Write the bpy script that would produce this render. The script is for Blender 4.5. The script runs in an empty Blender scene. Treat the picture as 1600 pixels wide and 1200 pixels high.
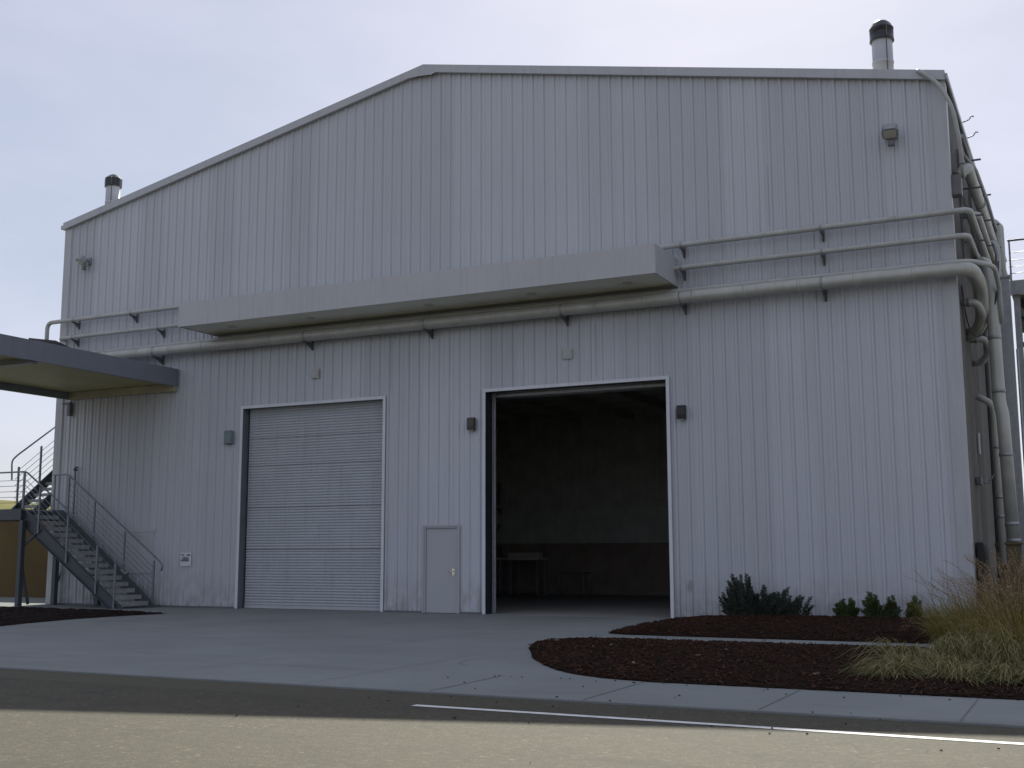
import bpy, bmesh, math, random
from mathutils import Vector, Matrix
random.seed(7)
scene = bpy.context.scene
COL = scene.collection
R = math.radians

# ------------------------------------------------------------------ helpers
class MB:
    """collects faces and links them as ONE mesh object"""
    def __init__(s):
        s.v = []; s.f = []; s.sm = []
    def face(s, pts, smooth=False):
        n = len(s.v); s.v += [tuple(p) for p in pts]
        s.f.append(tuple(range(n, n + len(pts)))); s.sm.append(smooth)
    def box(s, x0, x1, y0, y1, z0, z1, m=None):
        P = [Vector((x, y, z)) for z in (z0, z1) for y in (y0, y1) for x in (x0, x1)]
        if m is not None: P = [m @ p for p in P]
        n = len(s.v); s.v += [tuple(p) for p in P]
        for q in ((0, 2, 3, 1), (4, 5, 7, 6), (0, 1, 5, 4), (2, 6, 7, 3), (0, 4, 6, 2), (1, 3, 7, 5)):
            s.f.append(tuple(n + i for i in q)); s.sm.append(False)
        return s
    def bar(s, a, b, w, h, up=(0, 0, 1)):
        """rectangular bar between two points: w sideways, h along up"""
        a = Vector(a); b = Vector(b); d = (b - a); L = d.length; d.normalize()
        u = Vector(up); u = (u - d * u.dot(d)).normalized(); r = d.cross(u)
        m = Matrix((r, d, u)).transposed().to_4x4(); m.translation = a
        return s.box(-w / 2, w / 2, 0, L, -h / 2, h / 2, m)
    def tube(s, pts, r, n=14, bend=0.0, steps=6, cap=True):
        """round pipe along points, corners rounded with radius bend"""
        P = [Vector(p) for p in pts]
        if bend > 0 and len(P) > 2:
            Q = [P[0]]
            for i in range(1, len(P) - 1):
                a = (P[i - 1] - P[i]); b = (P[i + 1] - P[i])
                t = min(bend, a.length * .49, b.length * .49)
                p0 = P[i] + a.normalized() * t; p2 = P[i] + b.normalized() * t
                for k in range(steps + 1):
                    u = k / steps
                    Q.append(p0 * (1 - u) ** 2 + P[i] * 2 * u * (1 - u) + p2 * u * u)
            Q.append(P[-1]); P = Q
        rr = r if isinstance(r, (list, tuple)) else [r] * len(P)
        base = len(s.v)
        t0 = (P[1] - P[0]).normalized()
        ref = Vector((0, 0, 1)) if abs(t0.z) < .9 else Vector((1, 0, 0))
        nrm = (ref - t0 * ref.dot(t0)).normalized()
        for i, p in enumerate(P):
            t = (P[min(i + 1, len(P) - 1)] - P[max(i - 1, 0)]).normalized()
            nrm = (nrm - t * nrm.dot(t)).normalized(); bn = t.cross(nrm)
            for k in range(n):
                a = 2 * math.pi * k / n
                s.v.append(tuple(p + (nrm * math.cos(a) + bn * math.sin(a)) * rr[i]))
        for i in range(len(P) - 1):
            for k in range(n):
                a = base + i * n + k; b = base + i * n + (k + 1) % n
                s.f.append((a, b, b + n, a + n)); s.sm.append(True)
        if cap:
            s.f.append(tuple(base + k for k in range(n))[::-1]); s.sm.append(False)
            e = base + (len(P) - 1) * n
            s.f.append(tuple(e + k for k in range(n))); s.sm.append(False)
        return s
    def lathe(s, prof, c=(0, 0, 0), n=24, smooth=True):
        base = len(s.v); c = Vector(c)
        for (r, z) in prof:
            for k in range(n):
                a = 2 * math.pi * k / n
                s.v.append((c.x + r * math.cos(a), c.y + r * math.sin(a), c.z + z))
        for i in range(len(prof) - 1):
            for k in range(n):
                a = base + i * n + k; b = base + i * n + (k + 1) % n
                s.f.append((a, b, b + n, a + n)); s.sm.append(smooth)
        return s
    def prism(s, poly, z0, z1, m=None):
        """extruded polygon (x,y) list"""
        n = len(poly)
        A = [Vector((x, y, z0)) for x, y in poly]; B = [Vector((x, y, z1)) for x, y in poly]
        if m is not None: A = [m @ p for p in A]; B = [m @ p for p in B]
        s.face(A[::-1]); s.face(B)
        for i in range(n):
            j = (i + 1) % n; s.face([A[i], A[j], B[j], B[i]])
        return s
    def build(s, name, mat, parent=None, bevel=0, loc=None):
        me = bpy.data.meshes.new(name)
        me.from_pydata(s.v, [], s.f)
        me.polygons.foreach_set('use_smooth', s.sm)
        me.materials.append(mat); me.update()
        o = bpy.data.objects.new(name, me); COL.objects.link(o)
        if loc: o.location = loc
        if parent: o.parent = parent
        if bevel:
            b = o.modifiers.new('bevel', 'BEVEL'); b.width = bevel; b.segments = 2
            b.limit_method = 'ANGLE'; b.angle_limit = R(40)
        return o

def tag(o, label, cat, group=None):
    o['label'] = label; o['category'] = cat
    if group: o['group'] = group
    return o
def thing(name, label, cat, loc=(0, 0, 0), group=None, rz=0):
    o = bpy.data.objects.new(name, None); COL.objects.link(o)
    o.location = loc; o.rotation_euler.z = rz; o.empty_display_size = .2
    return tag(o, label, cat, group)
def setting(o, kind='structure'):
    o['kind'] = kind; return o
def copy_thing(root, loc, label, rz=0):
    r = root.copy(); COL.objects.link(r); r.location = loc; r.rotation_euler.z = rz; r['label'] = label
    for ch in root.children:
        c = ch.copy(); COL.objects.link(c); c.parent = r
        for g in ch.children:
            d = g.copy(); COL.objects.link(d); d.parent = c
    return r

# ------------------------------------------------------------------ materials
def newmat(name):
    m = bpy.data.materials.new(name); m.use_nodes = True
    nt = m.node_tree; b = nt.nodes['Principled BSDF']
    return m, nt, b
def N(nt, t, **kw):
    n = nt.nodes.new(t)
    for k, v in kw.items(): setattr(n, k, v)
    return n
def mix(nt, fac, a, b, mode='MIX'):
    n = N(nt, 'ShaderNodeMix', data_type='RGBA', blend_type=mode)
    for sock, v in ((n.inputs[0], fac), (n.inputs[6], a), (n.inputs[7], b)):
        if hasattr(v, 'is_linked'): nt.links.new(v, sock)
        else: sock.default_value = v if not isinstance(v, tuple) else (*v, 1)
    return n.outputs[2]
def ramp(nt, src, p0, p1, c0=0.0, c1=1.0):
    n = N(nt, 'ShaderNodeMapRange'); nt.links.new(src, n.inputs[0])
    n.inputs[1].default_value = p0; n.inputs[2].default_value = p1
    n.inputs[3].default_value = c0; n.inputs[4].default_value = c1
    return n.outputs[0]
def coords(nt, scale=(1, 1, 1)):
    t = N(nt, 'ShaderNodeTexCoord'); mp = N(nt, 'ShaderNodeMapping')
    nt.links.new(t.outputs['Object'], mp.inputs[0]); mp.inputs['Scale'].default_value = scale
    return mp.outputs[0]
def noise(nt, vec, scale, detail=4, rough=.55):
    n = N(nt, 'ShaderNodeTexNoise'); nt.links.new(vec, n.inputs['Vector'])
    n.inputs['Scale'].default_value = scale; n.inputs['Detail'].default_value = detail
    n.inputs['Roughness'].default_value = rough
    return n.outputs['Fac']
def bump(nt, b, src, strength, dist=.01):
    n = N(nt, 'ShaderNodeBump'); nt.links.new(src, n.inputs['Height'])
    n.inputs['Strength'].default_value = strength; n.inputs['Distance'].default_value = dist
    nt.links.new(n.outputs[0], b.inputs['Normal'])

def paint(name, col, rough=.5, var=.12, scale=2.0, metal=0.0, streak=True, bmp=0.0):
    """painted or bare metal: uneven tone, faint vertical streaks, uneven gloss"""
    m, nt, b = newmat(name)
    n1 = noise(nt, coords(nt), scale, 5)
    lo = tuple(c * (1 - var) for c in col); hi = tuple(min(1, c * (1 + var)) for c in col)
    c = mix(nt, ramp(nt, n1, .3, .7), lo, hi)
    if streak:
        n2 = noise(nt, coords(nt, (9, 9, .5)), 1.4, 4)
        c = mix(nt, ramp(nt, n2, .52, .75, 0, .35), c, tuple(x * .62 for x in col))
    nt.links.new(c, b.inputs['Base Color'])
    nt.links.new(ramp(nt, n1, .2, .8, rough - .08, rough + .1), b.inputs['Roughness'])
    b.inputs['Metallic'].default_value = metal
    if bmp: bump(nt, b, noise(nt, coords(nt), 60, 3), bmp, .004)
    return m

def cladding_mat(name, col, axis=0):
    m, nt, b = newmat(name)
    t = N(nt, 'ShaderNodeTexCoord'); sp = N(nt, 'ShaderNodeSeparateXYZ')
    nt.links.new(t.outputs['Object'], sp.inputs[0])
    # each sheet is three ribs wide and has a tone of its own
    d = N(nt, 'ShaderNodeMath', operation='DIVIDE'); nt.links.new(sp.outputs[axis], d.inputs[0]); d.inputs[1].default_value = .9144
    f = N(nt, 'ShaderNodeMath', operation='FLOOR'); nt.links.new(d.outputs[0], f.inputs[0])
    # upper and lower sheets differ
    dz = N(nt, 'ShaderNodeMath', operation='DIVIDE'); nt.links.new(sp.outputs[2], dz.inputs[0]); dz.inputs[1].default_value = 7.6
    fz = N(nt, 'ShaderNodeMath', operation='FLOOR'); nt.links.new(dz.outputs[0], fz.inputs[0])
    cb = N(nt, 'ShaderNodeCombineXYZ'); nt.links.new(f.outputs[0], cb.inputs[0]); nt.links.new(fz.outputs[0], cb.inputs[1])
    wn = N(nt, 'ShaderNodeTexWhiteNoise', noise_dimensions='2D'); nt.links.new(cb.outputs[0], wn.inputs['Vector'])
    c = mix(nt, wn.outputs['Value'], tuple(x * .90 for x in col), tuple(x * 1.06 for x in col))
    # rain streaks, dust clouds, dirt splash at the foot
    n2 = noise(nt, coords(nt, (7, 7, .22)), 1.3, 5)
    c = mix(nt, ramp(nt, n2, .5, .78, 0, .3), c, tuple(x * y for x, y in zip(col, (.62, .60, .55))))
    n3 = noise(nt, coords(nt), .35, 4)
    c = mix(nt, ramp(nt, n3, .35, .7, 0, .22), c, tuple(x * y for x, y in zip(col, (.84, .83, .80))))
    n4 = noise(nt, coords(nt, (1, 1, .6)), 5, 5)
    ft = ramp(nt, sp.outputs[2], .05, 1.1, 1, 0)
    mm = N(nt, 'ShaderNodeMath', operation='MULTIPLY'); nt.links.new(ft, mm.inputs[0]); nt.links.new(ramp(nt, n4, .35, .75, 0, .7), mm.inputs[1])
    c = mix(nt, mm.outputs[0], c, (.17, .15, .12))
    nt.links.new(c, b.inputs['Base Color'])
    nt.links.new(ramp(nt, n3, .2, .8, .42, .6), b.inputs['Roughness'])
    bump(nt, b, noise(nt, coords(nt, (1, 1, .35)), 2.2, 2), .35, .012)   # oil-canning of thin sheet
    return m

def concrete_mat(name, col, scale=1.0, stain=(.10, .095, .085)):
    m, nt, b = newmat(name)
    v = coords(nt)
    n1 = noise(nt, v, .45 * scale, 6, .6); n2 = noise(nt, v, 3.0 * scale, 6, .65); n3 = noise(nt, v, 90, 3)
    c = mix(nt, ramp(nt, n1, .3, .7), tuple(x * .82 for x in col), tuple(x * 1.12 for x in col))
    c = mix(nt, ramp(nt, n2, .5, .8, 0, .45), c, tuple(x * .72 for x in col))
    c = mix(nt, ramp(nt, n3, .35, .65, 0, .35), c, tuple(min(1, x * 1.25) for x in col))
    n4 = noise(nt, coords(nt, (.35, 1.6, 1)), .9, 6, .7)
    c = mix(nt, ramp(nt, n4, .55, .72, 0, .5), c, stain)
    nt.links.new(c, b.inputs['Base Color'])
    b.inputs['Roughness'].default_value = .85
    bump(nt, b, n3, .25, .004)
    return m

def asphalt_mat():
    m, nt, b = newmat('worn asphalt')
    v = coords(nt)
    big = noise(nt, v, .22, 6, .6); mid = noise(nt, v, 1.6, 6, .7)
    vo = N(nt, 'ShaderNodeTexVoronoi'); nt.links.new(v, vo.inputs['Vector']); vo.inputs['Scale'].default_value = 95
    sp = N(nt, 'ShaderNodeSeparateColor'); nt.links.new(vo.outputs['Color'], sp.inputs[0])
    c = mix(nt, ramp(nt, big, .3, .7), (0.0489, 0.0430, 0.0226), (0.0682, 0.0608, 0.0326))
    c = mix(nt, ramp(nt, mid, .42, .72, 0, .6), c, (0.0350, 0.0311, 0.0170))
    c = mix(nt, ramp(nt, sp.outputs[0], .0, .5, .55, 0), c, (0.0252, 0.0229, 0.0137))
    c = mix(nt, ramp(nt, sp.outputs[0], .86, .97, 0, .6), c, (0.1259, 0.1149, 0.0685))
    vo2 = N(nt, 'ShaderNodeTexVoronoi'); nt.links.new(v, vo2.inputs['Vector']); vo2.inputs['Scale'].default_value = 7
    s2 = N(nt, 'ShaderNodeSeparateColor'); nt.links.new(vo2.outputs['Color'], s2.inputs[0])
    pit = N(nt, 'ShaderNodeMath', operation='LESS_THAN'); nt.links.new(vo2.outputs['Distance'], pit.inputs[0]); pit.inputs[1].default_value = .15
    pk = N(nt, 'ShaderNodeMath', operation='MULTIPLY'); nt.links.new(pit.outputs[0], pk.inputs[0])
    nt.links.new(ramp(nt, s2.outputs[1], .72, .82), pk.inputs[1])
    c = mix(nt, pk.outputs[0], c, (0.1398, 0.1250, 0.0708))
    gr = noise(nt, v, 17, 5, .8)
    c = mix(nt, ramp(nt, gr, .50, .62, 0, .75), c, (.040, .037, .028))
    c = mix(nt, ramp(nt, gr, .46, .36, 0, .6), c, (.125, .115, .085))
    # dark resealed patches near the gutter and tyre-dark bands
    n5 = noise(nt, coords(nt, (.55, 1.0, 1)), .75, 9, .78)
    c = mix(nt, ramp(nt, n5, .54, .66, 0, .62), c, (0.0227, 0.0216, 0.0147))
    # fine meandering cracks
    wv = noise(nt, v, .9, 3); vc = N(nt, 'ShaderNodeVectorMath', operation='ADD'); nt.links.new(v, vc.inputs[0])
    wn3 = N(nt, 'ShaderNodeTexNoise'); nt.links.new(v, wn3.inputs['Vector']); wn3.inputs['Scale'].default_value = 1.3
    nt.links.new(wn3.outputs['Color'], vc.inputs[1])
    vk = N(nt, 'ShaderNodeTexVoronoi', feature='DISTANCE_TO_EDGE'); nt.links.new(vc.outputs[0], vk.inputs['Vector']); vk.inputs['Scale'].default_value = .42
    ck = N(nt, 'ShaderNodeMath', operation='MULTIPLY'); nt.links.new(ramp(nt, vk.outputs['Distance'], .002, .007, 1, 0), ck.inputs[0]); nt.links.new(ramp(nt, wv, .50, .60, 0, .7), ck.inputs[1])
    c = mix(nt, ck.outputs[0], c, (.018, .017, .016))
    # dusty strip along the pavement edge
    t = N(nt, 'ShaderNodeTexCoord'); sx = N(nt, 'ShaderNodeSeparateXYZ'); nt.links.new(t.outputs['Object'], sx.inputs[0])
    e = ramp(nt, sx.outputs[1], -15.55, -15.45); e2 = ramp(nt, sx.outputs[0], 6.5, 10.0, 1, 0)
    mm = N(nt, 'ShaderNodeMath', operation='MULTIPLY'); nt.links.new(e, mm.inputs[0]); nt.links.new(e2, mm.inputs[1])
    m2 = N(nt, 'ShaderNodeMath', operation='MULTIPLY'); nt.links.new(mm.outputs[0], m2.inputs[0]); nt.links.new(ramp(nt, mid, .3, .6, .6, 1.0), m2.inputs[1])
    c = mix(nt, m2.outputs[0], c, (0.0699, 0.0642, 0.0389))
    # the lane edge beside the pavement is slightly darker
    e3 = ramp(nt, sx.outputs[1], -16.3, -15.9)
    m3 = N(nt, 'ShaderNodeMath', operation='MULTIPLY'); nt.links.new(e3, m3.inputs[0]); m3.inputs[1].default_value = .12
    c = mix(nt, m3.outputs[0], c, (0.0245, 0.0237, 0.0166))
    nt.links.new(c, b.inputs['Base Color']); b.inputs['Roughness'].default_value = .88
    bump(nt, b, vo.outputs['Distance'], .5, .006)
    return m

def mulch_mat(name, dark, light):
    m, nt, b = newmat(name)
    v = coords(nt)
    n1 = noise(nt, v, 28, 6, .75); n2 = noise(nt, v, 2.5, 4)
    c = mix(nt, ramp(nt, n1, .35, .7), dark, light)
    c = mix(nt, ramp(nt, n2, .4, .7, 0, .5), c, dark)
    nt.links.new(c, b.inputs['Base Color']); b.inputs['Roughness'].default_value = .95; b.inputs['Specular IOR Level'].default_value = .08
    bump(nt, b, n1, 1.0, .03)
    return m

def leaf_mat(name, a, bcol, rough=.6, trans=.0):
    m, nt, b = newmat(name)
    g = N(nt, 'ShaderNodeNewGeometry')
    c = mix(nt, g.outputs['Random Per Island'], a, bcol)
    nt.links.new(c, b.inputs['Base Color']); b.inputs['Roughness'].default_value = rough
    b.inputs['Specular IOR Level'].default_value = .15
    if trans:
        tr = N(nt, 'ShaderNodeBsdfTranslucent'); nt.links.new(c, tr.inputs[0])
        mx = N(nt, 'ShaderNodeMixShader'); mx.inputs[0].default_value = trans
        nt.links.new(b.outputs[0], mx.inputs[1]); nt.links.new(tr.outputs[0], mx.inputs[2])
        nt.links.new(mx.outputs[0], nt.nodes['Material Output'].inputs[0])
    return m

WALL = (.478, .500, .540)
M = {
    'clad': cladding_mat('pale grey ribbed cladding', WALL),
    'clad_side': cladding_mat('shade darkened side cladding', (.15, .142, .13), 1),  # shade of the side wall is put into this darkened base colour
    'trim': paint('pale grey trim', (.42, .435, .455), .42, .05, 1.2),
    'canopy': paint('grey canopy sheet', (.43, .44, .45), .5, .05, .8),
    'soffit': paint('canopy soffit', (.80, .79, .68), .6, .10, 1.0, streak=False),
    'frame': paint('white door trim', (.60, .62, .66), .4, .05),
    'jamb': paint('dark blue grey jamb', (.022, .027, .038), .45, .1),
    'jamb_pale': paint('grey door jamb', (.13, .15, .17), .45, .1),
    'slat': paint('roller slat grey', (.40, .43, .45), .45, .04, 1.5, bmp=0),
    'door': paint('grey door leaf', (.38, .40, .42), .45, .03, 1.0, streak=False),
    'brass': paint('worn nickel', (.75, .72, .62), .25, .1, 20, 1.0, False),
    'pipe': paint('grey pipe jacket', (.385, .395, .375), .42, .12, 3.0),
    'pipe_big': paint('aluminium pipe jacket', (.40, .405, .37), .38, .12, 2.5, .15),
    'steel': paint('galvanised steel', (.30, .31, .32), .45, .15, 6, .4),
    'bracket': paint('dark bracket steel', (.12, .125, .13), .5, .15, 6),
    'stair': paint('blue grey stair paint', (.058, .070, .082), .45, .12, 3),
    'rail': paint('galvanised rail', (.19, .215, .24), .40, .12, 5, .3),
    'tread': paint('stair tread', (.30, .305, .30), .6, .15, 5),
    'hood': paint('black chimney hood', (.028, .026, .032), .3, .2, 4, .2),
    'lamp_dark': paint('dark lamp body', (.022, .021, .022), .45, .15, 8, streak=False),
    'lamp_bronze': paint('bronze lamp body', (.060, .055, .042), .45, .15, 8, streak=False),
    'greybox': paint('blue grey box', (.15, .19, .21), .4, .08, 6),
    'cream': paint('cream plastic', (.44, .44, .39), .5, .06, 8, streak=False),
    'white': paint('white sign', (.62, .62, .66), .5, .05, 8, streak=False),
    'ink': paint('sign ink', (.05, .055, .12), .5, .1, 20, streak=False),
    'pale': paint('pale lamp', (.55, .53, .46), .3, .05, 8, streak=False),
    'darkcan': paint('dark grey canopy steel', (.185, .20, .23), .45, .08, 1.2),
    'underdeck': paint('canopy soffit panel', (.42, .385, .20), .55, .14, .9, streak=False),
    'ledger': paint('canopy ledger', (.34, .325, .24), .6, .15, 2),
    'black': paint('black rubber sheet', (.02, .017, .022), .6, .2, 6, streak=False),
    'roof': paint('roof sheet', (.36, .37, .38), .5, .08, 1),
    'inside': paint('interior lining', (.50, .50, .46), .8, .15, 1.5),
    'inside_dark': paint('interior boarding', (.27, .225, .185), .8, .2, 1.5),
    'ceil': paint('interior ceiling', (.45, .44, .39), .85, .15, 1),
    'bench': paint('bench top', (.52, .50, .46), .5, .12, 4, streak=False),
    'concrete': concrete_mat('driveway concrete', (.182, .199, .194), 1.0, (.085, .082, .075)),
    'floor': concrete_mat('workshop floor', (.26, .26, .25)),
    'joint': paint('concrete joint', (.13, .135, .13), .9, .2, 8, streak=False),
    'tan': concrete_mat('tan rendered wall', (.095, .061, .017), 1.4, (.05, .034, .015)),
    'tan2': concrete_mat('brown rendered wall', (.11, .085, .045), 1.4, (.06, .045, .03)),
    'asphalt': asphalt_mat(),
    'line': paint('worn road paint', (.66, .66, .64), .7, .14, 9, streak=False),
    'dirt': concrete_mat('dry ground', (.22, .19, .13), .4, (.15, .13, .08)),
    'mulch': mulch_mat('bark mulch', (.008, .004, .0028), (.040, .020, .0125)),
    'mulch_dark': mulch_mat('dark bark mulch', (.006, .005, .004), (.028, .017, .013)),
    'chip': leaf_mat('bark chips', (.010, .0052, .0036), (.070, .036, .022), .9),
    'palechip': leaf_mat('pale chips', (.09, .065, .05), (.24, .20, .165), .9),
    'litter': leaf_mat('dry litter', (.03, .02, .015), (.10, .07, .05), .9),
    'rosemary': leaf_mat('rosemary needles', (.034, .048, .038), (.085, .105, .080), .6, .15),
    'small_leaf': leaf_mat('small shrub leaves', (.055, .082, .026), (.13, .16, .060), .6, .2),
    'stem': paint('woody stem', (.06, .045, .03), .9, .2, 20, streak=False),
    'grass': leaf_mat('green gold grass', (.085, .088, .016), (.32, .265, .075), .6, .4),
    'grass_rust': leaf_mat('rusty seed grass', (.13, .075, .025), (.42, .32, .18), .7, .35),
    'grass_dry': leaf_mat('lodged dry grass', (.085, .088, .028), (.38, .335, .165), .7, .25),
    'seed': leaf_mat('pale seed heads', (.22, .15, .08), (.50, .40, .26), .7, .3),
    'hill': mulch_mat('dry grass hill', (.13, .13, .05), (.24, .22, .08)),
}

# ------------------------------------------------------------------ dimensions (metres; facade lies in y = 0)
W2, HE, HR, LEN = 13.17, 11.89, 14.60, 14.5
SL = (HR - HE) / W2
def roofz(x): return HE + (W2 - abs(x)) * SL
ROLL = (-5.87, -1.20, 0.0, 5.56)      # closed roller door opening
OPEN = (1.87, 6.67, 0.0, 5.55)        # open doorway
MAN = (0.10, 1.09, 0.0, 2.17)         # personnel door

# ------------------------------------------------------------------ the setting
g = MB(); g.face([(-2500, -1500, -.07), (2500, -1500, -.07), (2500, 4000, -.07), (-2500, 4000, -.07)])
setting(g.build('ground', M['dirt']))
# road
rd = MB(); xs = [-400, -60, -20, 0, 10, 20, 40, 80, 400]
for a, b in zip(xs, xs[1:]): rd.face([(a, -44, -.026), (b, -44, -.026), (b, -14.6, -.026), (a, -14.6, -.026)])
setting(rd.build('road', M['asphalt']))
ln = MB(); ln.face([(9.22, -15.71, -.022), (60, -15.71, -.022), (60, -15.60, -.022), (9.22, -15.60, -.022)])
setting(ln.build('road_line', M['line']))
# concrete apron with pavement: one slab with a real edge
sl = MB(); sl.box(-60, 60, -14.73, -.0, -.3, 0)
o = setting(sl.build('driveway', M['concrete'], bevel=.012))
sb = MB(); sb.box(-60, -13.30, 0.0, 40, -.3, -.004); setting(sb.build('side_yard', M['concrete']))
sb = MB(); sb.box(13.30, 60, 0.0, 60, -.3, -.006); setting(sb.build('side_path', M['concrete']))
fl = MB(); fl.box(-13.1, 13.1, .0, LEN - .1, -.3, .002); setting(fl.build('workshop_floor', M['floor']))
# sawn joints
jt = MB()
def joint(a, b, w=.010):
    a = Vector((*a, .004)); b = Vector((*b, .004)); d = (b - a).normalized(); n = Vector((-d.y, d.x, 0)) * w / 2
    jt.face([a - n, b - n, b + n, a + n])
for x in (-4.6, -1.45, 1.7, 4.78): joint((x, -14.70), (x, -.05))
joint((7.15, -14.70), (7.15, -10.2))
for y in (-4.9, -9.75): joint((-5.6, y), (6.8, y))
for k in range(-1, 16):
    x = 8.85 + 1.82 * k
    if x > 8: joint((x, -14.71), (x, -12.9), .016)
joint((7.15, -13.0), (-5.6, -13.0), .010)
c0 = (7.86, -11.28)
for k in range(9):
    a0 = R(95 + k * 18); a1 = R(95 + (k + 1) * 18)
    joint((c0[0] + .40 * math.cos(a0), c0[1] + .62 * math.sin(a0)), (c0[0] + .40 * math.cos(a1), c0[1] + .62 * math.sin(a1)), .014)
setting(jt.build('concrete_joints', M['joint']))

def inside(poly, x, y):
    c = False; j = len(poly) - 1
    for i in range(len(poly)):
        xi, yi = poly[i]; xj, yj = poly[j]
        if (yi > y) != (yj > y) and x < (xj - xi) * (y - yi) / (yj - yi) + xi: c = not c
        j = i
    return c
def edge_dist(poly, x, y):
    best = 9e9; p = Vector((x, y))
    for i in range(len(poly)):
        a = Vector(poly[i]); b = Vector(poly[(i + 1) % len(poly)]); ab = b - a
        t = max(0, min(1, (p - a).dot(ab) / max(1e-9, ab.length_squared)))
        best = min(best, (a + ab * t - p).length)
    return best
def smooth_poly(poly, keep=()):
    out = []; n = len(poly)
    for i in range(n):
        p0, p1, p2, p3 = (Vector(poly[(i + k) % n]) for k in (-1, 0, 1, 2))
        if (p2 - p1).length > 2.6: out.append(tuple(p1)); continue
        if (p1 - p0).length > 2.6: p0 = p1 * 2 - p2
        if (p3 - p2).length > 2.6: p3 = p2 * 2 - p1
        for k in range(4):
            t = k / 4
            q = .5 * ((2 * p1) + (p2 - p0) * t + (2 * p0 - 5 * p1 + 4 * p2 - p3) * t * t + (3 * p1 - p0 - 3 * p2 + p3) * t ** 3)
            out.append((q.x, q.y))
    return out
def mulch_bed(name, chipname, poly, height, m, chipm, nchip, xlim, step=.10):
    """a mound of bark inside poly: fine grid whose rim follows the outline, plus loose chips"""
    bm = bmesh.new()
    vs = [bm.verts.new((x, y, 0)) for x, y in poly]
    f = bm.faces.new(vs)
    bmesh.ops.triangulate(bm, faces=[f])
    x0 = min(p[0] for p in poly); x1 = max(p[0] for p in poly); y0 = min(p[1] for p in poly); y1 = max(p[1] for p in poly)
    k = x0 + step
    while k < x1:
        bmesh.ops.bisect_plane(bm, geom=bm.verts[:] + bm.edges[:] + bm.faces[:], plane_co=(k, 0, 0), plane_no=(1, 0, 0))
        k += step if k < xlim else 1.0
    k = y0 + step
    while k < y1:
        bmesh.ops.bisect_plane(bm, geom=bm.verts[:] + bm.edges[:] + bm.faces[:], plane_co=(0, k, 0), plane_no=(0, 1, 0))
        k += step * 1.4
    rr = random.Random(3)
    hs = {}
    for v in bm.verts:
        d = edge_dist(poly, v.co.x, v.co.y)
        h = height(v.co.x, v.co.y, d)
        v.co.z = (.010 + h + min(1, d / .25) * rr.uniform(-.006, .030))
        if d < .02:
            v.co.z = rr.uniform(.004, .016); v.co.x += rr.uniform(-.012, .012); v.co.y += rr.uniform(-.012, .012)
    me = bpy.data.meshes.new(name); bm.to_mesh(me); bm.free()
    me.materials.append(m); ob = bpy.data.objects.new(name, me); COL.objects.link(ob); setting(ob)
    ch = MB(); n = 0
    while n < nchip:
        x = rr.uniform(x0, min(x1, xlim)); y = rr.uniform(y0, y1)
        d = edge_dist(poly, x, y)
        if not inside(poly, x, y):
            if d > .07 or rr.random() < .95: continue
        z = (.010 + height(x, y, d) + .018) if inside(poly, x, y) else .012
        L = rr.uniform(.012, .042); w = rr.uniform(.005, .015)
        mt = Matrix.Translation((x, y, z)) @ Matrix.Rotation(rr.uniform(0, 6.28), 4, 'Z') @ Matrix.Rotation(rr.gauss(0, .45), 4, 'X') @ Matrix.Rotation(rr.gauss(0, .35), 4, 'Y')
        ch.prism([(-L, -w * .6), (L * .9, -w), (L, w * .5), (-L * .8, w)], -.005, .006, mt)
        n += 1
    setting(ch.build(chipname, chipm), 'stuff')

bedA = smooth_poly([(8.31, -6.60), (7.55, -6.72), (7.10, -7.10), (6.98, -7.75), (7.22, -8.75), (7.73, -9.75), (8.25, -10.75), (9.15, -12.0), (9.95, -12.62), (10.75, -12.86), (30, -12.86), (30, -6.60)])
mulch_bed('mulch_bed', 'bark_chips', bedA, lambda x, y, d: min(.07, d * .045), M['mulch'], M['chip'], 8000, 16)
bedB = [(7.20, -5.28), (7.6, -5.46), (8.3, -5.50), (30, -5.50), (30, -.06), (6.80, -.06), (6.80, -2.2), (6.98, -4.2)]
mulch_bed('mulch_bed', 'bark_chips', bedB, lambda x, y, d: min(.10, d * .09) + max(0, min(.07, (x - 7) * .03)) * max(0, min(1, (y + 4) / 3)) * min(1, d * 3 + (.6 if y > -.6 else 0)), M['mulch'], M['chip'], 5500, 15.5)
bedC = [(-5.70, -2.93), (-5.95, -4.3), (-5.95, -5.8), (-5.60, -7.4), (-5.2, -8.6), (-4.9, -10.5), (-5.0, -12.4), (-20, -12.4), (-20, -2.35), (-12.4, -2.42), (-9.0, -2.62)]
mulch_bed('mulch_bed', 'bark_chips', bedC, lambda x, y, d: min(.07, d * .10), M['mulch_dark'], M['litter'], 1500, 99, .16)
pc = MB(); rr = random.Random(11)
for k in range(20):
    poly = bedA if k < 13 else bedB
    while True:
        x = rr.uniform(7, 15); y = rr.uniform(-12.8, -.6)
        if inside(poly, x, y) and edge_dist(poly, x, y) > .1: break
    L = rr.uniform(.018, .04); w = rr.uniform(.01, .022)
    mt = Matrix.Translation((x, y, .125)) @ Matrix.Rotation(rr.uniform(0, 6), 4, 'Z') @ Matrix.Rotation(rr.gauss(0, .3), 4, 'X')
    pc.prism([(-L, -w), (L, -w * .6), (L * .8, w), (-L * .7, w * .8)], -.006, .008, mt)
setting(pc.build('pale_chips', M['palechip']), 'stuff')
lt = MB(); rr = random.Random(5)
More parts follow.
